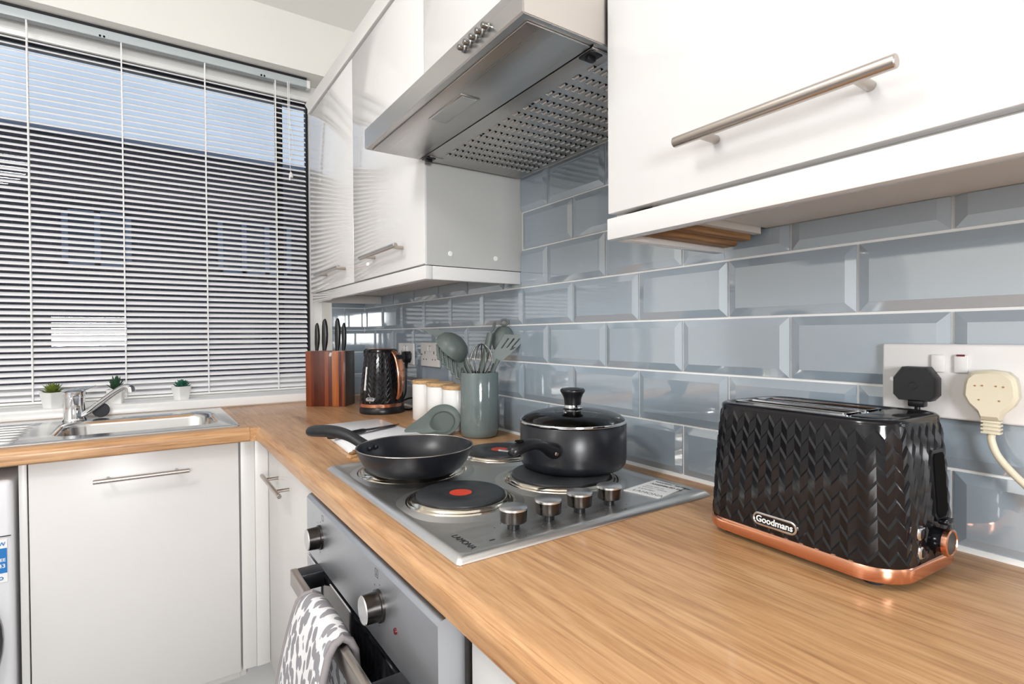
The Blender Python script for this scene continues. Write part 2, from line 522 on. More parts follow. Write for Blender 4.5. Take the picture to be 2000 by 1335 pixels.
# return wall beside the window (full tiles, cut at the corner)
for r in range(5):
    z0 = ROW0+r*TH+G/2 if r else WZ+0.0035
    z1 = min(ROW0+(r+1)*TH-G/2, 1.3455)
    cuts = [(-0.155, -0.010)] if r % 2 == 0 else [(-0.155, -0.100), (-0.0965, -0.010)]
    for (x0, x1) in cuts:
        put_tile(x0, x1, z0, z1, True, True, r == 4, wb, True)
b = MB()
b.box((-0.0032, YMIN, WZ), (-0.0002, 2.069, 1.346), 'grout')
b.box((-0.0032, 0.21, 1.346), (-0.0002, 0.82, ROW0+7*TH), 'grout')
b.build('grout', wr)
MB().box((-0.159, YW-0.0032, WZ), (-0.003, YW-0.0002, 1.346), 'grout').build('grout', wb)
MB().box((-0.1605, YW-0.011, WZ), (-0.156, YW-0.0002, 1.346), 'sealant').build('tile_edge_trim', wb)
b = MB()
b.prism([(-0.0120, WZ), (-0.0090, WZ+0.0045), (-0.004, WZ+0.0065), (-0.0002, WZ+0.0065), (-0.0002, WZ)], 'y', YMIN, 2.0, 'sealant')
b.prism([(-0.0165, ROW0+7*TH+0.001), (-0.0095, ROW0+7*TH-0.007), (-0.0002, ROW0+7*TH-0.007), (-0.0002, ROW0+7*TH+0.001)], 'y', 0.213, 0.817, 'sealant')
b.build('sealant', wr)

# window: white frame, black gasket, dark inner bar, glass; deep sill
wn = struct(thing('window_1', None, None))
FY0, FY1 = 2.200, 2.265
FT = 2.3155; FB = 0.9475
b = MB()
b.box((WX0, FY0, 2.243), (-0.1605, FY1, FT), 'upvc', 0.004)
b.box((WX0, FY0, FB), (-0.1605, FY1, FB+0.05), 'upvc', 0.004)
b.box((-0.214, FY0, FB+0.0502), (-0.1605, FY1, 2.2428), 'upvc', 0.002)
b.box((WX0, FY0, FB+0.0502), (WX0+0.05, FY1, 2.2428), 'upvc', 0.002)
b.box((WX0, FY0-0.004, 2.262), (-0.1605, FY0+0.002, 2.266), 'upvc', 0.001)
b.build('window_frame', wn)
b = MB()
b.box((WX0+0.04, FY0+0.012, 2.236), (-0.2225, FY1-0.02, 2.243), 'gasket')
b.box((WX0+0.04, FY0+0.012, FB+0.05), (-0.2225, FY1-0.02, FB+0.058), 'gasket')
b.box((-0.2225, FY0+0.012, FB+0.05), (-0.214, FY1-0.02, 2.243), 'gasket')
b.build('gasket', wn)
MB().box((-0.348, FY0+0.016, FB+0.055), (-0.322, FY1-0.012, 2.240), 'gasket').build('mullion', wn)
MB().box((WX0+0.03, 2.232, FB+0.04), (-0.212, 2.236, 2.246), 'pane').build('pane', wn)
b = MB()
prof = [(1.953, 0.9102), (1.947, 0.916), (1.947, 0.938), (1.951, 0.945), (1.957, 0.947), (2.344, 0.947), (2.344, 0.9102)]
b.prism(prof, 'x', XL+0.001, -0.1612, 'upvc', True)
struct(b.build('window_sill', wn))

# outside: dark brick building across the way, its two sash windows, the ground
bd = thing('building', 'dark brick building seen through the blind slats outside the window', 'building', (0, 0, 0))
MB().box((-16, 8.0, -1.0), (14, 11.0, 3.60), 'dark_brick').build('wall', bd)
MB().box((-16, 7.93, 3.60), (14, 11.0, 3.68), 'far_frame').build('coping', bd)
for (x0, x1, z0, z1, nb) in ((-1.66, -0.98, 2.05, 2.72, 2), (-0.02, 0.92, 2.05, 2.78, 3), (-3.9, -2.8, 2.0, 2.72, 3)):
    b = MB()
    b.box((x0, 7.94, z0), (x1, 8.02, z0+0.06), 'far_frame')
    b.box((x0, 7.94, z1-0.04), (x1, 8.02, z1), 'far_frame')
    for k in range(nb+1):
        xx = x0+(x1-x0-0.06)*k/nb
        b.box((xx, 7.94, z0), (xx+0.06, 8.02, z1), 'far_frame')
    wf = b.build('window', bd)
    MB().box((x0, 7.985, z0), (x1, 7.995, z1), 'far_glass').build('pane', wf)
struct(MB().box((-20, 2.6, -1.2), (18, 12, -1.0), 'asphalt').build('ground'))

# ------------------------------------------------------------------ worktops
def round_prof(front, back, top, th, r=0.019, sgn=1, r2=0.004):
    """profile points (h, z): rounded nose at 'front'; sgn=+1 when the board runs towards +"""
    p = []
    for k in range(9):
        a = PI/2*k/8
        p.append((front+sgn*(r-r*math.sin(a)), top-r+r*math.cos(a)))
    p.append((front, top-th+r2)); p.append((front+sgn*r2, top-th)); p.append((back, top-th)); p.append((back, top))
    return p
b = MB()
b.prism(round_prof(-0.570, -0.001, WZ, 0.040), 'y', -1.25, 1.393, 'oak_y', True)
b.box((-0.5845, 1.393, 0.870), (-0.001, 1.9645, WZ), 'oak_y')
b.box((-0.158, 1.9645, 0.870), (-0.001, 2.0695, WZ), 'oak_y')
wt = b.build('worktop')
tag(wt, 'long oak-effect worktop along the tiled wall with the hob and toaster on it', 'worktop')
b = MB()
SX0, SX1, SY0, SY1 = -1.048, -0.652, 1.535, 1.822      # bowl hole
XE = -2.70
b.prism([(y, z) for y, z in round_prof(1.393, SY0, WZ, 0.040)], 'x', XE, -0.585, 'oak_x', True)
b.box((XE, SY0, 0.870), (SX0, SY1, WZ), 'oak_x')
b.box((SX1, SY0, 0.870), (-0.585, SY1, WZ), 'oak_x')
b.box((XE, SY1, 0.870), (-0.585, 1.9645, WZ), 'oak_x')
wt2 = b.build('worktop')
tag(wt2, 'oak-effect worktop under the window holding the sink', 'worktop')

# ------------------------------------------------------------------ sink, tap, plug
sk = thing('sink', 'stainless steel inset sink with drainer below the window', 'sink', (-0.85, 1.69, WZ))
OX, OY = -0.85, 1.69
n = 8
def sl(x0, x1, y0, y1, r, z): return rrect((x0+x1)/2-OX, (y0+y1)/2-OY, (x1-x0)/2, (y1-y0)/2, r, z, n)
b = MB()
loops = [sl(-1.62, -0.604, 1.443, 1.936, 0.012, 0.0005), sl(-1.618, -0.606, 1.445, 1.934, 0.012, 0.0035), sl(-1.612, -0.612, 1.451, 1.928, 0.012, 0.0052), sl(-1.600, -0.624, 1.462, 1.917, 0.012, 0.0030),
         sl(-1.062, -0.640, 1.523, 1.832, 0.07, 0.0030), sl(-1.052, -0.648, 1.530, 1.826, 0.067, 0.0010), sl(-1.043, -0.657, 1.537, 1.819, 0.063, -0.012), sl(-1.036, -0.664, 1.543, 1.813, 0.062, -0.120), sl(-1.015, -0.685, 1.563, 1.793, 0.05, -0.150), sl(-0.95, -0.75, 1.63, 1.73, 0.04, -0.153)]
b.rings(loops, 'sink_steel', True, False, True)
b.build('bowl', sk, 50)
for k in range(7):
    y = 1.50+k*0.052-OY
    b = MB()
    b.tube([(-1.585-OX, y, 0.0015), (-1.57-OX, y, 0.0030), (-1.14-OX, y, 0.0030), (-1.115-OX, y, 0.0010)], [0.004, 0.0065, 0.0065, 0.003], 'sink_steel', 10, squash=0.8)
    b.build('drainer_ridge', sk)
b = MB(); b.lathe([(0.0, 0.0), (0.038, 0.0), (0.042, 0.003), (0.03, 0.0045), (0, 0.0035)], 'chrome', (-0.85-OX, 1.68-OY, -0.1528), 32); b.build('waste', sk)

tp = thing('mixer_tap', 'chrome lever mixer tap behind the sink bowl', 'tap', (-1.028, 1.862, WZ+0.003))
b = MB()
b.lathe([(0.031, 0), (0.032, 0.004), (0.0290, 0.010), (0.0280, 0.045), (0.0280, 0.072), (0.0290, 0.075)], 'chrome', (0, 0, 0), 32)
b.lathe([(0.0290, 0.0765), (0.0300, 0.081), (0.0300, 0.093), (0.024, 0.0985), (0.0, 0.101)], 'chrome', (0, 0, 0), 32)
b.build('tap_body', tp)
b = MB(); b.tube(catmull([(-0.012, 0.0, 0.092), (0.004, 0.010, 0.096), (0.030, 0.026, 0.099), (0.052, 0.045, 0.104)], 5), [0.013]*6+[0.010]*5+[0.007]*5, 'chrome', 12, squash=0.45); b.build('lever', tp)
b = MB()
sp_ = catmull([(0.012, -0.006, 0.014), (0.030, -0.016, 0.024), (0.070, -0.040, 0.058), (0.110, -0.066, 0.092), (0.136, -0.084, 0.108), (0.150, -0.094, 0.104)], 6)
b.tube(sp_, [0.012+0.0*k for k in range(len(sp_))], 'chrome', 14, squash=0.75)
b.build('spout', tp)
b = MB(); b.tube([(0.148, -0.093, 0.106), (0.151, -0.095, 0.090)], 0.0125, 'chrome', 20); b.build('aerator', tp)
MB().box((0.0270, -0.004, 0.083), (0.0310, 0.004, 0.090), 'red_lamp', 0.001).build('hot_mark', tp)
b = MB(); b.lathe([(0.0, -0.006), (0.022, -0.006), (0.024, 0), (0.020, 0.006), (0.012, 0.010), (0, 0.010)], 'rubber_black', (0, 0, 0), 28, axis='y')
pl = b.build('sink_plug'); pl.location = (-0.962, 1.885, WZ+0.0297)
tag(pl, 'round black rubber plug leaning at the foot of the tap', 'plug')
b = MB()
b.tube(catmull([(0, 0, 0), (-0.03, -0.005, 0.001), (-0.06, -0.035, 0.0035), (-0.062, -0.05, -0.006), (-0.06, -0.055, -0.04), (-0.05, -0.06, -0.10)], 6), 0.0013, 'chrome', 8)
b.build('plug_chain', pl); 
for o_ in pl.children: o_.location = (0, 0, -0.0205)

# ------------------------------------------------------------------ succulents on the sill
def succulent(name, label, loc, leafm, kind, ps, seed):
    random.seed(seed)
    t = thing(name, label, 'plant', loc, seed*0.7, 'potted succulents on the window sill')
    b = MB()
    n_ = 4 if kind != 'round' else 4
    rb, rt, h = 0.0185*ps, 0.0255*ps, 0.050*ps
    loops = [rrect(0, 0, rb, rb, 0.004, 0, 3), rrect(0, 0, rt, rt, 0.005, h, 3), rrect(0, 0, rt-0.002, rt-0.002, 0.004, h, 3), rrect(0, 0, rt-0.004, rt-0.004, 0.004, h-0.006, 3)]
    b.rings(loops, 'ceramic_white', True, True, False, True)
    b.build('pot', t)
    MB().box((-rt+0.004, -rt+0.004, h-0.010), (rt-0.004, rt-0.004, h-0.005), 'soil').build('soil', t)
    b = MB()
    rows = {'rosette': [(12, 8, 0.034, 0.0075), (11, 30, 0.031, 0.007), (9, 52, 0.026, 0.006), (6, 74, 0.020, 0.005)],
            'spiky': [(9, 28, 0.036, 0.0050), (9, 48, 0.040, 0.0048), (7, 66, 0.042, 0.0045), (4, 82, 0.040, 0.004)],
            'bushy': [(13, 12, 0.036, 0.0055), (12, 34, 0.034, 0.0055), (9, 56, 0.030, 0.005), (6, 76, 0.026, 0.004)]}[kind]
    for ri, (cnt, el, ln, wd) in enumerate(rows):
        for k in range(cnt):
            a = 2*PI*(k+0.5*(ri % 2))/cnt+random.uniform(-0.12, 0.12)
            e = R_(el+random.uniform(-6, 6)); ll = ln*random.uniform(0.85, 1.1)*ps*0.9
            d = Vector((math.cos(a)*math.cos(e), math.sin(a)*math.cos(e), math.sin(e)))
            sdv = Vector((-math.sin(a), math.cos(a), 0)); upv = sdv.cross(d)*-1
            base = Vector((0, 0, h-0.004+0.002*ri))
            fr = [(0, 0.35), (0.3, 0.85), (0.6, 1.0), (0.85, 0.6), (1.0, 0.08)]
            lp = []
            for (f_, w_) in fr:
                c_ = base+d*(ll*f_)+Vector((0, 0, 1))*ll*0.25*f_*f_
                ww = wd*w_
                lp.append([c_+sdv*ww, c_+upv*ww*0.28, c_-sdv*ww, c_-upv*ww*0.45])
            b.rings(lp, leafm, True, True, True)
    f = b.build('leaves', t, 60); f['kind'] = 'stuff'
    return t
succulent('potted_succulent', 'yellow-green bushy succulent in white pot left of the tap', (-1.096, 1.995, 0.9472), 'leaf_yellow', 'bushy', 1.02, 1)
succulent('potted_succulent', 'dark spiky succulent in white pot behind the tap spout', (-0.925, 2.0, 0.9472), 'leaf_dark', 'spiky', 1.0, 2)
succulent('potted_succulent', 'blue-green rosette succulent in white pot above the sink bowl', (-0.729, 2.0, 0.9472), 'leaf_teal', 'rosette', 0.98, 3)

# ------------------------------------------------------------------ venetian blind
YBL = 2.135
BX0, BX1 = -1.90, -0.245
bl = thing('venetian_blind', 'white venetian blind with open slats covering the window', 'blind', (0, YBL, 0.947))
Z0 = -0.947
HB, HT = 2.272, 2.3035
b = MB()
b.box((BX0, -0.013, HB+Z0), (BX1+0.008, 0.0165, HB+0.0015+Z0), 'headrail')
b.box((BX0, -0.013, HB+Z0), (BX1+0.008, -0.0115, HT+Z0), 'headrail', 0.0006)
b.box((BX0, 0.0150, HB+Z0), (BX1+0.008, 0.0165, HT+Z0), 'headrail')
b.build('headrail', bl)
MB().box((BX0, -0.0100, HT-0.004+Z0), (BX1+0.008, 0.0140, 2.3155+Z0), 'gasket').build('shadow_gap_strip', bl)  # black strip standing in for the shadow gap between headrail and soffit
MB().box((BX1+0.008, -0.014, HB-0.001+Z0), (BX1+0.022, 0.0172, HT+0.001+Z0), 'upvc', 0.002).build('end_cap', bl)
for xx in (-0.955, -0.415):
    for dx in (-0.006, 0.006):
        MB().box((xx+dx-0.003, -0.0145, HB+0.003+Z0), (xx+dx+0.003, -0.0125, HB+0.010+Z0), 'dark_hole').build('rail_slot', bl)
# slats
def slat_mesh():
    th_ = R_(33); hw = 0.0125
    up_ = []; lo_ = []
    for k in range(5):
        s_ = -1+2*k/4
        y = s_*hw*math.cos(th_); z = s_*hw*math.sin(th_)
        c_ = 0.0021*(1-s_*s_)
        up_.append((y-c_*math.sin(th_), z+c_*math.cos(th_)))
        lo_.append((y-(c_-0.0004)*math.sin(th_), z+(c_-0.0004)*math.cos(th_)))
    poly = up_+lo_[::-1]
    b = MB(); b.prism(poly, 'x', BX0, BX1, 'slat_white', True)
    o = b.build('slat', bl); return o
s0 = slat_mesh(); ns = 59
zt, zb = 2.205, 0.968
for k in range(ns):
    o = s0 if k == 0 else s0.copy()
    if k: COL.objects.link(o)
    o.location = (0, 0, zt-(zt-zb)*k/(ns-1)+Z0)
MB().box((BX0, -0.012, 0.9485+Z0), (BX1, 0.012, 0.9575+Z0), 'upvc', 0.002).build('bottom_rail', bl)
for k, xx in enumerate((-1.163, -0.899, -0.629, -0.367, -1.43, -1.70)):
    b = MB()
    for yy in (-0.0125, 0.0125):
        b.tube([(xx, yy, HB+Z0), (xx, yy, 0.953+Z0)], 0.0011, 'cord_white', 6)
    b.box((xx-0.0022, -0.0138, 0.953+Z0), (xx+0.0022, -0.0124, HB+Z0), 'cord_white')
    b.build('ladder_cord', bl)
b = MB()
b.tube(catmull([(-0.316, -0.016, HB+0.006+Z0), (-0.314, -0.019, 2.15+Z0), (-0.306, -0.020, 2.07+Z0), (-0.299, -0.020, 2.02+Z0), (-0.306, -0.020, 1.955+Z0), (-0.312, -0.02, 1.935+Z0)], 6), 0.0011, 'cord_white', 6)
b.tube(catmull([(-0.311, -0.016, HB+0.006+Z0), (-0.311, -0.019, 2.15+Z0), (-0.314, -0.020, 2.0+Z0), (-0.313, -0.02, 1.93+Z0), (-0.311, -0.02, 1.90+Z0), (-0.310, -0.02, 1.885+Z0)], 6), 0.0012, 'cord_white', 6)
b.tube(catmull([(-0.319, -0.016, HB+0.006+Z0), (-0.317, -0.019, 2.05+Z0), (-0.311, -0.02, 1.93+Z0)], 6), 0.0011, 'cord_white', 6)
b.build('pull_cord', bl)
b = MB(); b.lathe([(0.0025, 0.022), (0.006, 0.019), (0.0085, 0.008), (0.0085, 0.0), (0.0, 0.0)], 'upvc', (-0.309, -0.02, 1.866+Z0), 16)
b.lathe([(0.0, 0.0), (0.0035, 0), (0.004, 0.014), (0, 0.014)], 'upvc', (-0.314, -0.02, 1.853+Z0), 12)
b.build('cord_tassel', bl)

# ------------------------------------------------------------------ wall cupboards
def bar_handle(parent, p0, p1, out, r, inset, name='handle'):
    """bar from p0 to p1 with two posts going back along -out"""
    p0, p1, o_ = Vector(p0), Vector(p1), Vector(out)
    d = (p1-p0).normalized()
    b = MB(); b.tube([p0, p0+d*0.0008, p1-d*0.0008, p1], [r*0.88, r, r, r*0.88], 'bar_steel', 20)
    for q in (p0+d*inset, p1-d*inset):
        b.tube([q, q-o_], r*0.78, 'bar_steel', 14)
    return b.build(name, parent)
XD = -0.285    # door faces
def wall_unit(label, y0, y1, zb, seams, handles, bottom=True, corn=True, zd0=None):
    t = thing('wall_cupboard', label, 'cupboard', (0, (y0+y1)/2, zb))
    oy = (y0+y1)/2
    b = MB()
    b.box((-0.266, y0-oy, 0.0), (-0.0005, y0+0.018-oy, 2.062-zb), 'carcass')
    b.box((-0.266, y1-0.018-oy, 0.0), (-0.0005, y1-oy, 2.062-zb), 'carcass')
    b.box((-0.266, y0-oy, 2.044-zb), (-0.0005, y1-oy, 2.062-zb), 'carcass')
    if bottom: b.box((-0.266, y0+(0.0 if bottom is True else bottom)-oy, 0.0), (-0.010, y1-oy, 0.018), 'carcass')
    b.box((-0.012, y0-oy, 0.03), (-0.0005, y1-oy, 2.06-zb), 'carcass')
    b.build('carcass', t)
    ed = [y0]+seams+[y1]
    zl = (zd0 if zd0 else zb)-zb+0.003
    for k in range(len(ed)-1):
        d = MB().box((XD, ed[k]+0.0012-oy, zl), (XD+0.018, ed[k+1]-0.0012-oy, 2.058-zb), 'white_gloss', 0.0014).build('door', t)
        for (h0, h1, hz) in handles:
            if ed[k] < (h0+h1)/2 < ed[k+1]:
                bar_handle(d, (-0.3185, h1-oy, hz-zb), (-0.3185, h0-oy, hz-zb), (-0.0335, 0, 0), 0.0062, 0.033)
    return t
zc = 1.3465
lc = wall_unit('white gloss double wall cupboard between the window and the cooker hood', 0.8215, 1.892, zc, [1.352], [(0.921, 1.192, 1.404), (1.405, 1.690, 1.402)])
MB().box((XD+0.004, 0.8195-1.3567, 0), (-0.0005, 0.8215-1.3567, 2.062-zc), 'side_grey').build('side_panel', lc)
for (x, z) in ((-0.2185, 1.377), (-0.0880, 1.375)):
    b = MB(); b.lathe([(0.0065, 0), (0.006, -0.0012), (0.0, -0.0022)], 'upvc', (x, 0.8195-1.3567, z-zc), 18, axis='y'); b.build('screw_cap', lc)
MB().box((XD, 0.8195-1.3567, 0.0), (XD+0.004, 0.8215-1.3567, 2.058-zc), 'white_gloss').build('edge_strip', lc)
hc = wall_unit('white gloss wall cupboard directly above the cooker hood', 0.2135, 0.8175, 1.665, [], [], zd0=1.640)
rc = wall_unit('white gloss wall cupboard with long bar handle above the toaster', -0.60, 0.2115, zc, [], [(-0.1597, 0.0664, 1.4020)], bottom=False)
MB().box((-0.266, -0.60+0.1942, 0.0), (-0.010, 0.135+0.1942, 0.018), 'carcass').build('base_board', rc)
b = MB()
b.box((-0.262, 0.137+0.1942, -0.010), (-0.022, 0.149+0.1942, 0.016), 'carcass')
b.box((-0.262, 0.1495+0.1942, -0.019), (-0.030, 0.167+0.1942, 0.000), 'raw_wood')
b.box((-0.262, 0.1675+0.1942, -0.027), (-0.036, 0.1920+0.1942, -0.006), 'raw_wood', 0.004)
b.build('batten', rc)
# pelmets (light rail) and cornice
def rail(name, label, segs, z0, z1):
    b = MB()
    for lo, hi in segs: b.box((lo[0], lo[1], z0), (hi[0], hi[1], z1), 'white_gloss', 0.0015)
    o = b.build(name); tag(o, label, 'pelmet' if name == 'pelmet' else 'cornice'); return o
rail('pelmet', 'white pelmet strip under the wall cupboard beside the window', [((XD-0.001, 0.8195), (XD+0.018, 1.862)), ((XD+0.0185, 0.8195), (-0.010, 0.8375)), ((XD+0.0185, 1.844), (-0.010, 1.862))], 1.3125, 1.3450)
rail('pelmet', 'white pelmet strip under the wall cupboard above the toaster', [((XD-0.001, -0.60), (XD+0.018, 0.2115)), ((XD+0.0185, 0.1935), (-0.034, 0.2115))], 1.3125, 1.3430)
b = MB()
b.prism([(XD-0.006, 2.064), (XD-0.006, 2.085), (XD-0.016, 2.100), (-0.25, 2.100), (-0.25, 2.064)], 'y', -0.60, 1.892, 'white_satin')
co = b.build('cornice'); tag(co, 'white cornice strip along the tops of the wall cupboards', 'cornice')

# ------------------------------------------------------------------ cooker hood
HZ = 1.5885
hd = thing('cooker_hood', 'brushed steel cooker hood fixed over the hob', 'cooker hood', (-0.215, 0.514, HZ))
hx, hy = -0.215, 0.514
def H(x, y, z): return (x-hx, y-hy, z-HZ)
y0, y1 = 0.2145, 0.8165
b = MB()
b.prism([(-0.428-hx, 0.0015), (-0.430-hx, 0.004), (-0.430-hx, 0.043), (-0.424-hx, 0.048), (-0.290-hx, 0.074), (-0.0175-hx, 0.074), (-0.0175-hx, 0.0015)], 'y', y0-hy, y1-hy, 'hood_steel')
b.build('body', hd)
MB().box(H(-0.428, y0-0.0012, HZ+0.003), H(-0.0175, y0, HZ+0.072), 'hood_side_steel').build('side_panel', hd)
MB().box(H(-0.416, y0+0.010, HZ-0.0012), H(-0.3045, y1-0.010, HZ+0.0012), 'hood_steel', 0.0005).build('light_panel', hd)
b = MB()
b.box(H(-0.388, 0.4545, HZ-0.0030), H(-0.350, 0.5815, HZ-0.0010), 'hood_steel', 0.0008)
b.build('lamp_rim', hd)
MB().box(H(-0.3835, 0.4595, HZ-0.0036), H(-0.3545, 0.5765, HZ-0.0028), 'clear_plastic').build('lamp_lens', hd)
fp = MB().box(H(-0.3010, y0+0.010, HZ-0.0012), H(-0.030, y1-0.010, HZ+0.0012), 'hood_steel', 0.0005).build('filter_panel', hd)
b = MB()
b.box(H(-0.3032, y0+0.006, HZ-0.0002), H(-0.3022, y1-0.006, HZ+0.0016), 'dark_hole')
b.build('seam', hd)
# louvre slots
def slot_mesh():
    b = MB()
    b.box((-0.0026, -0.0078, -0.0004), (0.0032, 0.0078, 0.0004), 'dark_hole')
    b.faces([(-0.0026, -0.0078, -0.0002), (-0.0026, 0.0078, -0.0002), (-0.0006, 0.0060, -0.0026), (-0.0006, -0.0060, -0.0026), (-0.0040, -0.0085, 0.0002), (-0.0040, 0.0085, 0.0002)],
            [(0, 1, 2, 3), (0, 4, 5, 1), (0, 3, 4), (1, 5, 2)], 'hood_steel')
    return b.build('slot', fp)
sl0 = slot_mesh(); first = True
NR, NC = 15, 17
for r in range(NR):
    for c in range(NC):
        o = sl0 if first else sl0.copy()
        if not first: COL.objects.link(o)
        first = False
        o.location = H(-0.262+c*0.0140, 0.268+r*0.0338, HZ-0.0017)
for (x, y) in ((-0.268, 0.2545), (-0.262, 0.4205), (-0.262, 0.590)):
    MB().box(H(x-0.002, y-0.003, HZ-0.0018), H(x+0.002, y+0.003, HZ-0.001), 'dark_hole').build('rivet', fp)
for (y, w_) in ((0.242, 0.022), (0.790, 0.020)):
    b = MB()
    b.box(H(-0.292, y-0.016, HZ-0.0020), H(-0.258, y+0.016, HZ-0.0008), 'hood_steel', 0.0006)
    b.box(H(-0.300, y-0.013, HZ-0.0040), H(-0.276, y+0.013, HZ-0.0015), 'black_plastic', 0.0008)
    b.box(H(-0.296, y-0.004, HZ-0.0095), H(-0.281, y+0.004, HZ-0.0035), 'black_plastic', 0.001)
    b.build('catch', hd)
for k in range(5):
    y = 0.2955+k*0.0172
    b = MB(); b.lathe([(0.0060, 0), (0.0062, -0.003), (0.0044, -0.0045), (0.0044, -0.011), (0.0035, -0.0125), (0, -0.0125)], 'wire_dark', H(-0.430, y, 1.6100), 18, axis='x'); b.build('button', hd)
pipe = MB().box(H(-0.020, y0+0.0, HZ+0.075), H(-0.0175, y1, HZ+0.0755), 'hood_steel').build('rear_flange', hd)

# ------------------------------------------------------------------ base units
def base_door(parent, lo, hi): return MB().box(lo, hi, 'white_base', 0.0014).build('door', parent)
YD = 1.430
su = thing('base_unit', 'white base unit with bar handle below the sink', 'cabinet', (-0.84, YD, 0.0))
def S(x, y, z): return (x+0.84, y-YD, z)
b = MB()
b.box(S(-1.100, YD+0.002, 0.150), S(-1.0845, 1.95, 0.866), 'white_satin', 0.001)
b.box(S(-0.6125, YD+0.024, 0.150), S(-0.595, 1.95, 0.866), 'carcass')
b.box(S(-1.084, YD+0.021, 0.150), S(-0.613, 1.95, 0.168), 'carcass')
b.box(S(-1.084, 1.935, 0.150), S(-0.613, 1.95, 0.74), 'carcass')
b.build('carcass', su)
d = base_door(su, S(-1.0815, YD, 0.177), S(-0.6115, YD+0.018, 0.864))
bar_handle(d, S(-0.9525, YD-0.034, 0.806), S(-0.7385, YD-0.034, 0.806), (0, -0.034, 0), 0.0056, 0.030)
cp = thing('corner_post', 'white corner post between the sink unit and the narrow drawer-line door', 'cabinet', (-0.57, YD, 0))
MB().box((-0.036, 0.004, 0.177), (0.002, 0.022, 0.866), 'white_satin', 0.001).build('panel', cp)
MB().box((0.0025, 0.0, 0.177), (0.040, 0.020, 0.866), 'white_panel', 0.001).build('panel', cp)
cp['label'] = 'white corner post between the sink unit and the narrow base unit'
nu = thing('base_unit', 'narrow white base unit with short handle between corner and oven', 'cabinet', (-0.53, 1.11, 0))
XB = -0.530
def Q(x, y, z): return (x+0.53, y-1.11, z)
b = MB()
b.box(Q(-0.510, 0.797, 0.150), Q(-0.02, 0.815, 0.866), 'carcass')
b.box(Q(-0.510, 1.40, 0.150), Q(-0.02, 1.418, 0.866), 'carcass')
b.box(Q(-0.510, 0.815, 0.150), Q(-0.02, 1.40, 0.168), 'carcass')
b.build('carcass', nu)
d = base_door(nu, Q(XB, 0.802, 0.177), Q(XB+0.018, 1.4285, 0.864))
bar_handle(d, Q(XB-0.034, 1.335, 0.778), Q(XB-0.034, 1.085, 0.778), (-0.034, 0, 0), 0.0056, 0.055)
eu = thing('base_unit', 'white base unit below the toaster, nearest the camera', 'cabinet', (-0.53, -0.3, 0))
b = MB()
b.box((0.02, 0.464, 0.150), (0.51, 0.482, 0.866), 'carcass'); b.box((0.02, -0.6, 0.150), (0.51, -0.582, 0.866), 'carcass'); b.box((0.02, -0.582, 0.15), (0.51, 0.464, 0.168), 'carcass')
b.build('carcass', eu)
MB().box((0.0, -0.6, 0.177), (0.018, -0.062, 0.866), 'white_gloss', 0.0014).build('door', eu)
MB().box((0.0, -0.058, 0.177), (0.018, 0.482, 0.866), 'white_gloss', 0.0014).build('door', eu)
pk = MB(); pk.box((-1.10, YD+0.06, 0.0), (-0.472, YD+0.075, 0.148), 'plinth'); pk = pk.build('plinth'); tag(pk, 'grey-looking plinth board under the sink unit', 'plinth')
pk = MB(); pk.box((-0.470, -0.9, 0.0), (-0.455, YD+0.059, 0.148), 'white_satin'); pk = pk.build('plinth'); tag(pk, 'white plinth board under the cooker run', 'plinth')

# washing machine
wm = thing('washing_machine', 'white washing machine at the left edge beside the sink unit', 'washing machine', (-1.41, 1.70, 0))
def W(x, y, z): return (x+1.41, y-1.70, z)
MB().box(W(-1.706, 1.412, 0.02), W(-1.108, 1.94, 0.835), 'appliance_white', 0.012, 3).build('body', wm)
MB().box(W(-1.702, 1.4085, 0.700), W(-1.112, 1.4125, 0.7012), 'dark_hole').build('seam', wm)
b = MB(); b.lathe([(0.225, 0.0), (0.237, -0.012), (0.230, -0.03), (0.190, -0.036), (0.180, -0.02)], 'black_gloss', W(-1.365, 1.4115, 0.455), 48, axis='y', cap0=False, cap1=False)
b.lathe([(0.180, -0.02), (0.12, -0.012), (0.0, -0.005)], 'far_glass', W(-1.365, 1.4115, 0.455), 48, axis='y', cap0=False, cap1=False)
b.build('door', wm)
for (fx, fy) in ((-1.66, 1.46), (-1.15, 1.46), (-1.66, 1.89), (-1.15, 1.89)):
    MB().lathe([(0.02, 0), (0.02, 0.02)], 'rubber_black', W(fx, fy, 0.0), 12).build('foot', wm)
b = MB(); b.box(W(-1.255, 1.4100, 0.590), W(-1.119, 1.4118, 0.692), 'label_white')
b.box(W(-1.253, 1.4094, 0.612), W(-1.1195, 1.4102, 0.672), 'label_blue')
st_ = b.build('sticker', wm)
def wt_(s, size, x, z, mm, al='RIGHT'): text('lettering', s, size, W(x, 1.4090, z), (1, 0, 0), (0, 0, 1), mm, st_, 0.0001, al, bold=0.0002)
wt_('REGISTER NOW', 0.0125, -1.122, 0.682, 'label_blue'); wt_('ACTIVATE', 0.0105, -1.136, 0.6655, 'label_white'); wt_('FREE', 0.0105, -1.152, 0.6545, 'label_white')
wt_('GUARANTEE', 0.0105, -1.122, 0.6435, 'label_white'); wt_('0333 207 8643', 0.0135, -1.122, 0.629, 'label_white'); wt_('ONLY', 0.006, -1.15, 0.6180, 'label_white'); wt_('beko', 0.017, -1.126, 0.601, 'label_blue')

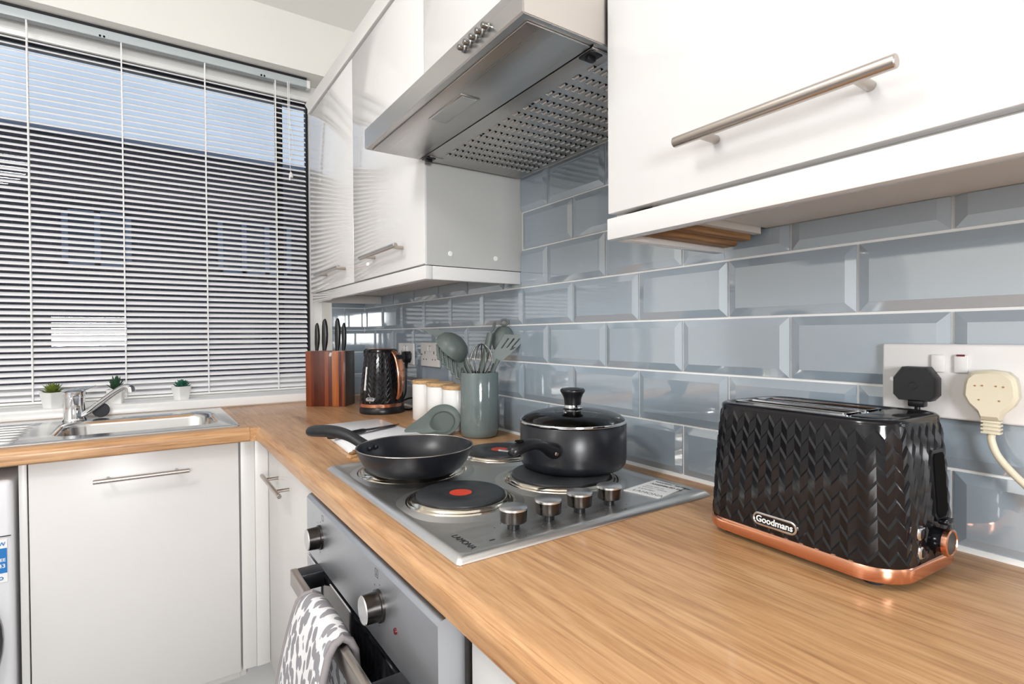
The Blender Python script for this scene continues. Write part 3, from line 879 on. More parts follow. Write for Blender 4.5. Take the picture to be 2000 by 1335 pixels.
# ------------------------------------------------------------------ oven
OY0, OY1, XO = 0.193, 0.790, -0.567
ov = thing('oven', 'built-under steel oven with black glass door beneath the hob', 'oven', (-0.3, 0.49, 0.15))
def O(x, y, z): return (x+0.3, y-0.49, z-0.15)
MB().box(O(-0.530, OY0+0.006, 0.151), O(-0.03, OY1-0.004, 0.855), 'hood_side_steel').build('housing', ov)
b = MB()
b.prism([(O(-0.533, 0, 0.744)[0], 0.744-0.15), (O(XO, 0, 0)[0], 0.744-0.15), (O(XO, 0, 0)[0], 0.8515-0.15), (O(XO+0.004, 0, 0)[0], 0.8565-0.15), (O(XO+0.010, 0, 0)[0], 0.8585-0.15), (O(-0.533, 0, 0)[0], 0.8585-0.15)], 'y', OY0-0.49, OY1-0.49, 'oven_steel')
cpn = b.build('control_panel', ov)
dr = MB().box(O(XO+0.001, OY0+0.001, 0.20), O(-0.534, OY1-0.001, 0.738), 'black_gloss', 0.002).build('door', ov)
MB().box(O(XO-0.0008, OY1-0.105, 0.20), O(XO+0.0008, OY1-0.002, 0.7375), 'oven_steel').build('door_trim', dr)
MB().box(O(XO-0.0012, OY0+0.002, 0.7345), O(XO+0.002, OY1-0.002, 0.7385), 'chrome').build('door_edge', dr)
b = MB(); b.box(O(-0.618, 0.262, 0.716), O(-0.606, 0.705, 0.746), 'bar_steel', 0.0015); hb = b.build('handle', dr)
for (a, c) in ((0.665, 0.704), (0.263, 0.302)):
    MB().box(O(-0.606, a, 0.7165), O(XO+0.001, c, 0.7455), 'black_plastic', 0.0015).build('handle_bracket', dr)
def oven_knob(y):
    k = MB(); k.lathe([(0.0225, 0), (0.0225, -0.004), (0.0205, -0.005), (0.0195, -0.024)], 'knob_side', O(XO, y, 0.800), 40, axis='x', cap1=False)
    k.lathe([(0.0195, -0.024), (0.0180, -0.0255), (0.0, -0.0255)], 'knob_cap', O(XO, y, 0.800), 40, axis='x', cap0=False)
    return k.build('knob', cpn)
oven_knob(0.688); oven_knob(0.376)
b = MB(); b.lathe([(0.0042, 0), (0.004, -0.002), (0, -0.0028)], 'red_lamp', O(XO, 0.3175, 0.7905), 16, axis='x'); b.build('indicator_lamp', cpn)
def omark(yc, zc_, s=0.007, cross=False):
    b = MB(); t = 0.0008
    x0_, x1_ = XO-0.0003, XO+0.0002
    for lo, hi in (((yc-s, zc_-s), (yc+s, zc_-s+t)), ((yc-s, zc_+s-t), (yc+s, zc_+s)), ((yc-s, zc_-s), (yc-s+t, zc_+s)), ((yc+s-t, zc_-s), (yc+s, zc_+s))):
        b.box(O(x0_, lo[0], lo[1]), O(x1_, hi[0], hi[1]), 'ink_grey')
    if cross: b.box(O(x0_, yc-s*0.5, zc_-s*0.5), O(x1_, yc+s*0.5, zc_-s*0.5+t), 'ink_grey'); b.box(O(x0_, yc-0.0005, zc_-s*0.5), O(x1_, yc+0.0005, zc_+s*0.6), 'ink_grey')
    b.build('symbol', cpn)
omark(0.671, 0.8405, 0.005); omark(0.388, 0.8415, 0.006, True)
for yk in (0.688, 0.376):
    for (dy, dz) in ((0.0, 0.029), (-0.029, 0.004), (0.003, -0.029), (0.02, 0.022), (-0.022, 0.02)):
        MB().box(O(XO-0.0003, yk+dy-0.0009, 0.80+dz-0.0009), O(XO+0.0002, yk+dy+0.0009, 0.80+dz+0.0009), 'ink_grey').build('mark', cpn)

# oven glove draped over the handle
gv = thing('oven_glove', 'grey leopard print padded oven glove hung over the oven handle', 'oven glove', (-0.612, 0.48, 0.749))
def glove_surf(off):
    """rows go back hem -> over the bar -> front hem; returns grid of points (local)"""
    rows = []
    NW = 18
    prof = [(0.0235, -0.150), (0.0225, -0.10), (0.021, -0.05), (0.018, -0.015), (0.011, 0.004), (0.0, 0.011), (-0.011, 0.006), (-0.019, -0.010), (-0.026, -0.040), (-0.034, -0.085), (-0.041, -0.14), (-0.046, -0.20), (-0.047, -0.26), (-0.044, -0.32)]
    L_ = [0]
    for k in range(1, len(prof)): L_.append(L_[-1]+math.dist(prof[k], prof[k-1]))
    for k, (x, z) in enumerate(prof):
        f = max(0.0, (k-5)/8.0)
        ya = 0.086+0.070*min(1, f*1.25)-0.012*f*f
        yb = -0.078-0.012*f
        row = []
        for j in range(NW+1):
            t = j/NW; y = ya+(yb-ya)*t
            edge = min(t, 1-t)
            bulge = (1-math.exp(-edge*16))*off
            nx, nz = (-1, 0.25) if k > 6 else ((0, 1) if k > 3 else (1, 0))
            if 4 <= k <= 6: nx, nz = (-(k-5)*0.7, 1)
            wv = 0.0030*math.sin(9*t+k*0.7)*(min(1, max(0, (k-6)/3)) if k > 6 else 0)
            sag = -0.010*(abs(t-0.5)*2)**2 if 4 <= k <= 6 else 0.0
            row.append((x+nx*(bulge+wv), y, z+nz*bulge*(1 if 3 < k < 7 else 0.3)+sag*0.35))
        rows.append(row)
    return rows
A_, B_ = glove_surf(0.0062), glove_surf(-0.0012)
nr, nw = len(A_), len(A_[0])
vs_ = [p for r in A_ for p in r]+[p for r in B_ for p in r]
fs_ = []
for k in range(nr-1):
    for j in range(nw-1):
        a = k*nw+j; fs_.append((a, a+1, a+nw+1, a+nw)); a += nr*nw; fs_.append((a+nw, a+nw+1, a+1, a))
for k in range(nr-1):
    for j in (0, nw-1):
        a = k*nw+j; fs_.append((a, a+nw, a+nw+nr*nw, a+nr*nw))
for j in range(nw-1):
    for k in (0, nr-1):
        a = k*nw+j; fs_.append((a, a+1, a+1+nr*nw, a+nr*nw))
b = MB(); b.faces(vs_, fs_, 'leopard', True)
g_ = b.build('quilted_pad', gv, 80)
sb = g_.modifiers.new('sub', 'SUBSURF'); sb.levels = 1; sb.render_levels = 2
b = MB()
mid = [[tuple((p+q)/2 for p, q in zip(A_[k][j], B_[k][j])) for j in range(nw)] for k in range(nr)]
b.tube([mid[k][nw-1] for k in range(nr)], 0.0055, 'binding', 10)
b.tube([mid[k][0] for k in range(nr)], 0.0045, 'binding', 10)
b.build('binding', gv)

# ------------------------------------------------------------------ hob
hb_ = thing('electric_hob', 'stainless steel hob with four solid plates and four knobs', 'hob', (-0.3, 0.476, WZ))
def K(x, y, z=0.0): return (x+0.3, y-0.476, z)
HX0, HX1, HY0, HY1 = -0.538, -0.062, 0.199, 0.752
b = MB()
cxh, cyh = (HX0+HX1)/2+0.3, (HY0+HY1)/2-0.476
ax, ay = (HX1-HX0)/2, (HY1-HY0)/2
b.rings([rrect(cxh, cyh, ax, ay, 0.006, 0.0004, 4), rrect(cxh, cyh, ax, ay, 0.006, 0.0016, 4), rrect(cxh, cyh, ax-0.0045, ay-0.0045, 0.007, 0.0068, 4), rrect(cxh, cyh, ax-0.009, ay-0.009, 0.008, 0.0084, 4), rrect(cxh, cyh, ax-0.014, ay-0.014, 0.012, 0.0080, 4), rrect(cxh, cyh, ax-0.020, ay-0.020, 0.016, 0.0062, 4), rrect(cxh, cyh, ax-0.03, ay-0.03, 0.02, 0.0058, 4)], 'hob_steel', True, True, True)
b.build('hob_plate', hb_, 60)
def plate(x, y, r, dot):
    c = K(x, y, 0.0058)
    b = MB()
    b.lathe([(r+0.030, 0.0), (r+0.024, 0.0016), (r+0.0150, 0.0036)], 'hob_steel', c, 72, False, False)
    b.lathe([(r+0.0150, 0.0036), (r+0.0125, 0.0030), (r+0.0115, 0.0050), (r+0.0085, 0.0058), (r+0.0075, 0.0050), (r+0.0055, 0.0078), (r+0.0030, 0.0092), (r+0.0005, 0.0098), (r-0.002, 0.0085)], 'trim_ring', c, 72, False, False)
    t = b.build('trim_ring', hb_, 50)
    b = MB()
    b.lathe([(r-0.002, 0.007), (r-0.001, 0.0085), (r-0.001, 0.0125), (r-0.0035, 0.0142), (0.030, 0.0142), (0.028, 0.0132), (0.0265, 0.0132), (0.0, 0.0134)], 'cast_iron', c, 72, True, False)
    p = b.build('hot_plate', hb_)
    if dot:
        b = MB(); b.lathe([(0.0178, 0.0137), (0.0, 0.0139)], 'red_dot', c, 40, False, False); b.build('red_spot', p)
PL = [(-0.424, 0.400, 0.0715, True), (-0.214, 0.408, 0.089, False), (-0.199, 0.636, 0.0715, True), (-0.410, 0.618, 0.089, False)]
for a in PL: plate(*a)
for x in (-0.424, -0.364, -0.3055, -0.2445):
    c = K(x, 0.2515, 0.006)
    b = MB()
    b.lathe([(0.0085, 0.0), (0.0085, 0.0085)], 'black_plastic', c, 24)
    b.lathe([(0.0165, 0.0095), (0.0182, 0.0105), (0.0190, 0.0265)], 'knob_side', c, 40, True, False)
    b.lathe([(0.0190, 0.0265), (0.0192, 0.0292), (0.0178, 0.0302), (0.0, 0.0302)], 'knob_cap', c, 40, False, False)
    b.build('knob', hb_)
for (x, i) in ((-0.424, 0), (-0.364, 1), (-0.3055, 2), (-0.2445, 3)):
    b = MB(); yy, zz = 0.2165, 0.00600; s = 0.0050; t = 0.0008
    for lo, hi in (((x-s, yy-s), (x+s, yy-s+t)), ((x-s, yy+s-t), (x+s, yy+s)), ((x-s, yy-s), (x-s+t, yy+s)), ((x+s-t, yy-s), (x+s, yy+s))):
        b.box(K(lo[0], lo[1], zz-0.0003), K(hi[0], hi[1], zz+0.0003), 'ink_grey')
    qx, qy = ((-1, 1), (-1, -1), (1, -1), (1, 1))[i]
    b.box(K(x+qx*0.0022-0.0015, yy+qy*0.0022-0.0015, zz-0.0003), K(x+qx*0.0022+0.0015, yy+qy*0.0022+0.0015, zz+0.0003), 'ink')
    b.build('symbol', hb_)
    for a in (100, 140, 215, 250, 320):
        dx, dy = 0.026*math.cos(R_(a)), 0.026*math.sin(R_(a))
        MB().box(K(x+dx-0.0008, 0.2515+dy-0.0008, zz-0.0003), K(x+dx+0.0008, 0.2515+dy+0.0008, zz+0.0003), 'ink_grey').build('mark', hb_)
MB().box(K(-0.474, 0.232, 0.0057), K(-0.466, 0.2335, 0.0063), 'ink').build('mark', hb_)
text('lettering', 'LAMONA', 0.0135, K(-0.503, 0.275, 0.0062), (0.0, -1, 0), (1, 0, 0), 'ink', hb_, 0.0001, 'LEFT', sx=0.95)
b = MB()
q = [K(-0.173, 0.291, 0), K(-0.160, 0.226, 0), K(-0.072, 0.240, 0), K(-0.081, 0.303, 0)]
b.faces([(p[0], p[1], 0.0060) for p in q]+[(p[0], p[1], 0.0068) for p in q], [(0, 1, 2, 3), (4, 5, 6, 7), (0, 1, 5, 4), (1, 2, 6, 5), (2, 3, 7, 6), (3, 0, 4, 7)], 'label_white')
sk2 = b.build('energy_label', hb_)
xd = Vector((0.10, -0.66, 0)).normalized(); yd = Vector((0.66, 0.10, 0)).normalized()
def lt(s, size, u, v, bold=0.0): 
    p = Vector(K(-0.1665, 0.284, 0.0069))+xd*u+yd*v
    text('lettering', s, size, p, xd, yd, 'ink_grey', sk2, 0.00005, bold=bold)
lt('LAMONA', 0.0135, 0.002, 0.008); lt('LAM1801', 0.008, 0.002, 0.024); lt('230-240V ~ 50/60Hz', 0.0055, 0.002, 0.036); lt('MADE FOR UK', 0.0055, 0.002, 0.045); lt('ASSEMBLED IN', 0.009, 0.002, 0.062, 0.0004); lt('WARNING - SEE MANUAL', 0.0065, 0.002, 0.077, 0.0004)

# ------------------------------------------------------------------ frying pan
PZ = WZ+0.0058+0.0143
fpn = thing('frying_pan', 'black non-stick frying pan with handle to the left on the hob', 'frying pan', (-0.425, 0.571, PZ))
b = MB()
out_ = [(0.0, 0.0), (0.068, 0.0), (0.076, 0.0015), (0.086, 0.0080), (0.0955, 0.020), (0.1035, 0.036), (0.107, 0.046)]
b.lathe(out_, 'nonstick', (0, 0, 0), 96, False, False)
b.lathe([(0.1047, 0.046), (0.1012, 0.036), (0.093, 0.021), (0.083, 0.010), (0.074, 0.0045), (0.069, 0.0040), (0.067, 0.0034), (0.0, 0.0034)], 'nonstick', (0, 0, 0), 96, False, False)
b.build('pan_body', fpn, 50)
b = MB(); b.lathe([(0.1068, 0.0458), (0.1064, 0.0470), (0.1052, 0.0470), (0.1046, 0.0458)], 'bar_steel', (0, 0, 0), 96, False, False); b.build('rim', fpn, 80)
hdv = Vector((-0.562+0.425, 0.795-0.571, 0)); hl = hdv.length; hdv.normalize(); hs = Vector((-hdv.y, hdv.x, 0))
b = MB()
path = [(0.097, 0.030), (0.112, 0.0335), (0.132, 0.043), (0.155, 0.053), (0.185, 0.0580), (0.215, 0.0580), (0.240, 0.0560), (0.256, 0.0545), (0.262, 0.0540)]
wid = [0.014, 0.0145, 0.0125, 0.0125, 0.0150, 0.0165, 0.0160, 0.0140, 0.008]
hei = [0.0120, 0.0115, 0.0105, 0.0110, 0.0120, 0.0125, 0.0120, 0.0110, 0.007]
lp = []
for (d_, z_), w_, h_ in zip(path, wid, hei):
    c_ = hdv*d_+Vector((0, 0, z_))
    lp.append([c_+hs*(w_*math.cos(2*PI*j/16))+Vector((0, 0, h_*math.sin(2*PI*j/16))) for j in range(16)])
b.rings(lp, 'matt_black')
h_o = b.build('handle', fpn, 70)
sb = h_o.modifiers.new('s', 'SUBSURF'); sb.levels = 1; sb.render_levels = 2
for t_ in (-0.009, 0.009):
    p = hdv*0.0972+hs*t_+Vector((0, 0, 0.033))
    b = MB(); b.tube([p, p-hdv*0.0035], [0.0045, 0.003], 'nonstick', 14); b.build('rivet', fpn)

# ------------------------------------------------------------------ saucepan + glass lid
sp0 = thing('saucepan', 'black saucepan with short handle on the rear hob plate', 'saucepan', (-0.164, 0.431, PZ))
b = MB()
b.lathe([(0.0, 0.0), (0.086, 0.0), (0.093, 0.002), (0.0985, 0.009), (0.100, 0.018), (0.1005, 0.082)], 'nonstick', (0, 0, 0), 96, False, False)
b.lathe([(0.1005, 0.082), (0.099, 0.0835), (0.0975, 0.082), (0.097, 0.02), (0.09, 0.006), (0.0, 0.005)], 'nonstick', (0, 0, 0), 96, False, False)
b.build('pan_body', sp0, 50)
b = MB()
P0 = Vector((-0.082, -0.052, 0.0510)); dv = Vector((-0.985, -0.10, 0.0)).normalized(); sv = Vector((-dv.y, dv.x, 0))
lp = []
for d_, z_, w_, h_ in ((0.000, -0.004, 0.018, 0.015), (0.012, -0.003, 0.018, 0.0155), (0.024, 0.004, 0.015, 0.012), (0.038, 0.012, 0.0125, 0.0095), (0.060, 0.0155, 0.0125, 0.0095), (0.080, 0.0135, 0.0135, 0.0105), (0.096, 0.0095, 0.0135, 0.0110), (0.104, 0.0080, 0.009, 0.0085), (0.107, 0.0075, 0.003, 0.004)):
    c_ = P0+dv*d_+Vector((0, 0, z_))
    lp.append([c_+sv*(w_*math.cos(2*PI*j/16))+Vector((0, 0, h_*math.sin(2*PI*j/16))) for j in range(16)])
b.rings(lp, 'black_plastic')
ho = b.build('handle', sp0, 70); sb = ho.modifiers.new('s', 'SUBSURF'); sb.levels = 1; sb.render_levels = 2
b = MB(); p = P0+dv*0.014+sv*0.0; b.tube([p+Vector((-0.001, -0.0175, -0.005)), p+Vector((-0.001, -0.0195, -0.005))], [0.0035, 0.0028], 'chrome', 14); b.build('screw', sp0)
b = MB(); p = P0+dv*0.085+Vector((0, 0, 0.0230)); b.lathe([(0.0075, 0.0), (0.0072, 0.0012), (0.0052, 0.0008), (0.0045, -0.004), (0, -0.004)], 'dark_hole', tuple(p), 24); b.build('hanging_hole', sp0)
b = MB(); p = P0+dv*0.105+Vector((0, 0.004, 0.009)); b.tube([p, p+dv*0.016+Vector((0, 0.008, 0.003))], 0.0016, 'chrome', 8); b.build('hanging_wire', sp0)
ZL = 0.0836
b = MB()
b.lathe([(0.0975, 0.0048), (0.092, 0.0105), (0.078, 0.0165), (0.055, 0.0215), (0.03, 0.024), (0.010, 0.0248), (0.0, 0.0248)], 'lid_glass', (0, 0, 0), 96, False, False)
ld = b.build('lid', sp0, 80); ld.location = (0, 0, ZL); ld['label'] = 'domed glass lid with steel rim and black knob'
b = MB(); b.lathe([(0.1015, 0.0012), (0.1022, 0.003), (0.1015, 0.0052), (0.099, 0.0060), (0.0968, 0.0048), (0.0965, 0.0010), (0.0935, -0.0055), (0.092, -0.0055), (0.0950, 0.0008)], 'chrome', (0, 0, 0), 96, False, False)
b.build('rim', ld, 50)
b = MB(); b.lathe([(0.0, 0.0248), (0.018, 0.0248), (0.0185, 0.0262), (0.0155, 0.0275), (0.0152, 0.0320)], 'chrome', (0, 0, 0), 40, False, True); b.build('ferrule', ld)
b = MB(); b.lathe([(0.0, 0.0315), (0.0152, 0.0315), (0.0160, 0.036), (0.0165, 0.043), (0.0200, 0.0520), (0.0232, 0.0560), (0.0235, 0.0595), (0.0215, 0.0620), (0.0160, 0.0622), (0.0140, 0.0610), (0.0, 0.0608)], 'black_plastic', (0, 0, 0), 48, False, False); b.build('knob', ld, 50)
b = MB(); b.lathe([(0.0042, 0.0205), (0.0045, 0.0225), (0.0022, 0.0235)], 'chrome', (-0.035, -0.02, 0.0018), 16, False, False); b.build('vent', ld)

# ------------------------------------------------------------------ chevron relief body (toaster, kettle)
def chevron_body(mb, loopfn, per, z0, z1, ncols, p, a, amp, m):
    """loopfn(s in 0..per, f in 0..1, off) -> point ; columns fold in zigzag, ridges saw-tooth"""
    H_ = z1-z0; sub = 2
    nc = ncols*2*sub
    rows = []
    kmin, kmax = -2, int(H_/p)+2
    zs = []
    for k in range(kmin, kmax+1):
        zs.append((k*p, 0.0)); zs.append((k*p+0.80*p, 1.0))
    grid = []
    for (zr, hgt) in zs:
        row = []
        for j in range(nc):
            s_ = per*j/nc
            c_ = (j % (2*sub))/(2.0*sub)
            tri = 1-abs(2*c_-1)
            z = zr-a*tri
            zc_ = min(max(z, 0.0), H_)
            f = zc_/H_
            e = min(1.0, min(zc_, H_-zc_)/0.003) if True else 1
            # height interpolation when clamped stays small
            off = amp*hgt*e+amp*0.45*(tri-0.5)*e
            row.append(tuple(loopfn(s_, f, off))[:2]+(z0+zc_,))
        grid.append(row)
    nr_ = len(grid); vs = [q for r in grid for q in r]; fs = []
    for k in range(nr_-1):
        for j in range(nc):
            a_ = k*nc+j; b_ = k*nc+(j+1) % nc
            fs.append((a_, b_, b_+nc, a_+nc))
    # drop degenerate
    fs = [f for f in fs if not (max(vs[i][2] for i in f)-min(vs[i][2] for i in f) < 1e-7)]
    mb.faces(vs, fs, m, False)
def rr_perim(hx_, hy_, r):
    """perimeter sampler of rounded rectangle: returns (length, fn(s)->(x,y,nx,ny))"""
    sx, sy = 2*(hx_-r), 2*(hy_-r); arc = PI/2*r
    segs = [('l', (hx_, -hy_+r), (0, 1), sy), ('a', (hx_-r, hy_-r), 0, arc), ('l', (hx_-r, hy_), (-1, 0), sx), ('a', (-hx_+r, hy_-r), 90, arc), ('l', (-hx_, hy_-r), (0, -1), sy), ('a', (-hx_+r, -hy_+r), 180, arc), ('l', (-hx_+r, -hy_), (1, 0), sx), ('a', (hx_-r, -hy_+r), 270, arc)]
    tot = sum(s[3] for s in segs)
    def fn(s):
        s = s % tot
        for t, p, d, l in segs:
            if s <= l+1e-9:
                if t == 'l': return p[0]+d[0]*s, p[1]+d[1]*s, d[1], -d[0]
                a_ = R_(d)+s/r; return p[0]+r*math.cos(a_), p[1]+r*math.sin(a_), math.cos(a_), math.sin(a_)
            s -= l
        return p[0], p[1], 1, 0
    return tot, fn

# toaster
ts = thing('toaster', 'black textured toaster with copper base band on the worktop', 'toaster', (-0.127, -0.006, WZ), R_(-3.5))
thx, thy, trr = 0.080, 0.120, 0.040
tz0, tz1 = 0.0235, 0.1695
per, pf = rr_perim(thx, thy, trr)
def tap_scale(f): 
    return 1-0.085*f-0.035*f**4, 1-0.060*f-0.020*f**4
def tloop(s_, f, off):
    x, y, nx, ny = pf(s_)
    ax_, ay_ = tap_scale(f)
    return (x*ax_+nx*off, y*ay_+ny*off, 0)
b = MB()
chevron_body(b, tloop, per, tz0, tz1, 40, 0.0180, 0.0115, 0.0017, 'black_gloss')
b.build('body', ts, 10)
def tl(z, sc=1.0, inset=0.0):
    f = (z-tz0)/(tz1-tz0); ax_, ay_ = tap_scale(max(0, min(1, f)))
    out = []
    for k in range(96):
        x, y, nx, ny = pf(per*k/96)
        out.append((x*ax_*sc-nx*inset, y*ay_*sc-ny*inset, z))
    return out
b = MB()
b.rings([tl(tz1-0.001, 1, 0.002), tl(tz1-0.0005, 1, -0.0008), tl(tz1+0.0035, 1, -0.0004), tl(tz1+0.0058, 1, 0.0025), tl(tz1+0.0060, 1, 0.010), tl(tz1+0.0040, 1, 0.0125), tl(tz1+0.0040, 1, 0.02)], 'black_gloss', True, False, True)
b.build('top_cover', ts, 50)
b = MB(); b.rings([tl(0.008, 1, 0.002), tl(0.0085, 1, -0.0012), tl(0.0105, 1, -0.0020), tl(0.0215, 1, -0.0020), tl(0.0238, 1, -0.0010), tl(0.0240, 1, 0.003)], 'copper', True, True, True); b.build('base_band', ts, 50)
b = MB(); b.rings([tl(0.0062, 1, 0.008), tl(0.0085, 1, 0.004)], 'black_plastic', True, True, True); b.build('underside', ts)
for (x, y) in ((-0.055, 0.088), (-0.055, -0.088), (0.055, 0.088), (0.055, -0.088)):
    b = MB(); b.lathe([(0.0095, 0), (0.0105, 0.0075)], 'rubber_black', (x, y, 0.0), 18); b.build('foot', ts)
zt_ = tz1+0.0042
for xs_ in (-0.023, 0.023):
    b = MB()
    lo, hi = -0.054, 0.097
    o_ = rrect(xs_, (lo+hi)/2, 0.0165, (hi-lo)/2, 0.006, zt_, 3); 
    b.rings([rrect(xs_, (lo+hi)/2, 0.0170, (hi-lo)/2, 0.006, zt_-0.0005, 3), rrect(xs_, (lo+hi)/2, 0.0170, (hi-lo)/2, 0.006, zt_+0.0022, 3), rrect(xs_, (lo+hi)/2, 0.0135, (hi-lo)/2-0.0035, 0.004, zt_+0.0022, 3), rrect(xs_, (lo+hi)/2, 0.0125, (hi-lo)/2-0.0045, 0.004, zt_+0.0004, 3)], 'chrome', True, False, False)
    b.build('slot_frame', ts, 40)
    MB().box((xs_-0.0125, lo+0.004, zt_-0.0004), (xs_+0.0125, hi-0.004, zt_+0.0003), 'dark_hole').build('slot', ts)
MB().box((-0.048, -0.101, zt_-0.0003), (0.048, -0.061, zt_+0.0018), 'black_gloss', 0.001).build('crumb_cover', ts)
ye = -thy
# lever slot on the end face, tapered with the body
def endy(z):
    f = (z-tz0)/(tz1-tz0); return -thy*tap_scale(f)[1]
b = MB()
for (w_, z_a, z_b, o1, mm) in ((0.0150, 0.062, 0.139, 0.0032, 'black_plastic'), (0.0122, 0.066, 0.135, 0.0044, 'dark_hole')):
    vs = []
    for o_ in (0.002, -o1):
        for (x, z) in ((-w_, z_a+0.006), (-w_+0.005, z_a), (w_-0.005, z_a), (w_, z_a+0.006), (w_, z_b-0.004), (w_-0.003, z_b), (-w_+0.003, z_b), (-w_, z_b-0.004)):
            vs.append((x+0.021, endy(z)+o_, z))
    fs = [tuple(range(8)), tuple(range(8, 16))]+[(j, (j+1) % 8, (j+1) % 8+8, j+8) for j in range(8)]
    b.faces(vs, fs, mm)
b.build('lever_slot', ts)
b = MB(); b.box((0.011, endy(0.057)-0.0115, 0.0595), (0.031, endy(0.057)-0.002, 0.0645), 'black_gloss', 0.002); b.build('lever', ts)
kc = (0.0030, -thy, 0.0450)
b = MB(); b.lathe([(0.0130, 0.004), (0.0130, -0.0110)], 'black_gloss', kc, 36, axis='y', cap1=False)
b.lathe([(0.0130, -0.0110), (0.0146, -0.0118), (0.0146, -0.0165), (0.0125, -0.0172), (0.0117, -0.0162)], 'copper', kc, 36, axis='y', cap0=False, cap1=False)
b.lathe([(0.0117, -0.0162), (0.0, -0.0158)], 'knob_side', kc, 36, axis='y', cap0=False, cap1=False)
b.build('browning_knob', ts)
for z_ in (0.0365, 0.0560):
    bt = MB().box((-0.0330, endy(z_)-0.0040, z_-0.0070), (-0.0180, endy(z_)+0.010, z_+0.0070), 'chrome', 0.003).build('button', ts)
    MB().box((-0.0305, endy(z_)-0.0050, z_-0.0048), (-0.0205, endy(z_)-0.002, z_+0.0048), 'black_gloss', 0.0015).build('button_cap', bt)
# name plate
def pill(hw, hh, x, n_=8):
    pts = []
    for k in range(n_+1): a = -PI/2+PI*k/n_; pts.append((x, -(hw-hh)-hh*math.cos(a)*1.0 if False else (hw-hh)+hh*math.cos(a), hh*math.sin(a)))
    for k in range(n_+1): a = PI/2+PI*k/n_; pts.append((x, -(hw-hh)+hh*math.cos(a), hh*math.sin(a)))
    return pts
np_ = bpy.data.objects.new('name_plate', None)
def plate_badge(parent, hw, hh, txt, size, thick=0.0012):
    b = MB(); b.rings([pill(hw, hh, 0.004), pill(hw, hh, -0.0010), pill(hw-0.0010, hh-0.0010, -thick-0.0006), pill(hw-0.0022, hh-0.0022, -thick-0.0006), pill(hw-0.0028, hh-0.0028, -0.0010)], 'chrome', True, True, False)
    b.rings([pill(hw-0.0026, hh-0.0026, -0.0009), pill(hw-0.0026, hh-0.0026, -0.00095)], 'black_gloss', True, False, True)
    o = b.build('name_plate', parent, 30)
    text('lettering', txt, size, (-0.0012, 0, -0.0002), (0, -1, 0), (0, 0, 1), 'label_white', o, 0.0002, 'CENTER', bold=0.0002)
    return o
bpy.data.objects.remove(np_)
o = plate_badge(ts, 0.0290, 0.0080, 'Goodmans', 0.0108); o.location = (-thx-0.0006, 0.010, 0.0385); o.rotation_euler = (0, R_(3), 0)

# kettle
kt = thing('kettle', 'black textured kettle with copper handle beside the knife block', 'kettle', (-0.148, 1.478, WZ))
def kr(f): return 0.0745-0.010*f-0.0095*f*f
def kloop(s_, f, off):
    a_ = s_; r_ = kr(f)+off; return (r_*math.cos(a_), r_*math.sin(a_), 0)
b = MB(); chevron_body(b, kloop, 2*PI, 0.036, 0.212, 24, 0.0185, 0.0120, 0.0016, 'black_gloss'); b.build('body', kt, 10)
b = MB(); b.lathe([(0.0, 0), (0.0765, 0), (0.0780, 0.003), (0.0775, 0.014), (0.0735, 0.0225), (0.0, 0.0225)], 'black_plastic', (0, 0, 0), 56, False, False); b.build('power_base', kt)
b = MB(); b.lathe([(0.0745, 0.0228), (0.0768, 0.024), (0.0768, 0.0345), (0.0745, 0.0362)], 'copper', (0, 0, 0), 56, True, True); b.build('copper_band', kt)
b = MB(); b.lathe([(0.0550, 0.2115), (0.0562, 0.214), (0.0545, 0.219), (0.050, 0.2215), (0.0, 0.2225)], 'black_gloss', (0, 0, 0), 56, True, False)
b.lathe([(0.0500, 0.2216), (0.047, 0.2235), (0.040, 0.2240), (0.0, 0.2240)], 'copper', (0, 0, 0), 56, False, False); b.build('lid', kt)
kd = Vector((0.42, -0.907, 0))
ks_ = Vector((-kd.y, kd.x, 0))
b = MB()
hp = catmull([kd*0.046+Vector((0, 0, 0.214)), kd*0.066+Vector((0, 0, 0.205)), kd*0.082+Vector((0, 0, 0.178)), kd*0.0895+Vector((0, 0, 0.135)), kd*0.0885+Vector((0, 0, 0.095)), kd*0.080+Vector((0, 0, 0.066)), kd*0.070+Vector((0, 0, 0.053))], 4)
lp = []
for k, p in enumerate(hp):
    t_ = k/(len(hp)-1); w_ = 0.009+0.009*math.sin(PI*min(1, t_*1.15))
    tg = (hp[min(k+1, len(hp)-1)]-hp[max(k-1, 0)]).normalized(); nn = ks_.cross(tg)
    lp.append([p+ks_*(w_*math.cos(2*PI*j/14))+nn*(0.0075*math.sin(2*PI*j/14)) for j in range(14)])
b.rings(lp, 'copper'); b.build('handle', kt, 60)
b = MB(); p = kd*0.0835+Vector((0, 0, 0.196)); b.box((-0.008, -0.014, -0.003), (0.008, 0.014, 0.003), 'black_gloss', 0.0025); o = b.build('lid_button', kt); o.location = p; o.rotation_euler = (0, R_(-35), math.atan2(kd.y, kd.x)); o.rotation_euler = (0, R_(55), math.atan2(kd.y, kd.x))
b = MB(); sdir = -kd
b.tube([sdir*0.050+Vector((0, 0, 0.190)), sdir*0.070+Vector((0, 0, 0.208)), sdir*0.078+Vector((0, 0, 0.216))], [0.024, 0.016, 0.010], 'black_gloss', 20); b.build('spout', kt)
wd = Vector((-0.995, -0.35, 0)).normalized()
b = MB(); a0 = math.atan2(-0.30, -0.95)
vs = []
for z_ in (0.082, 0.162):
    for da in (-0.055, 0.0, 0.055):
        r_ = kr((z_-0.036)/0.176)+0.0025; vs.append((r_*math.cos(a0+da), r_*math.sin(a0+da), z_))
vs += [(v[0]*0.97, v[1]*0.97, v[2]) for v in vs]
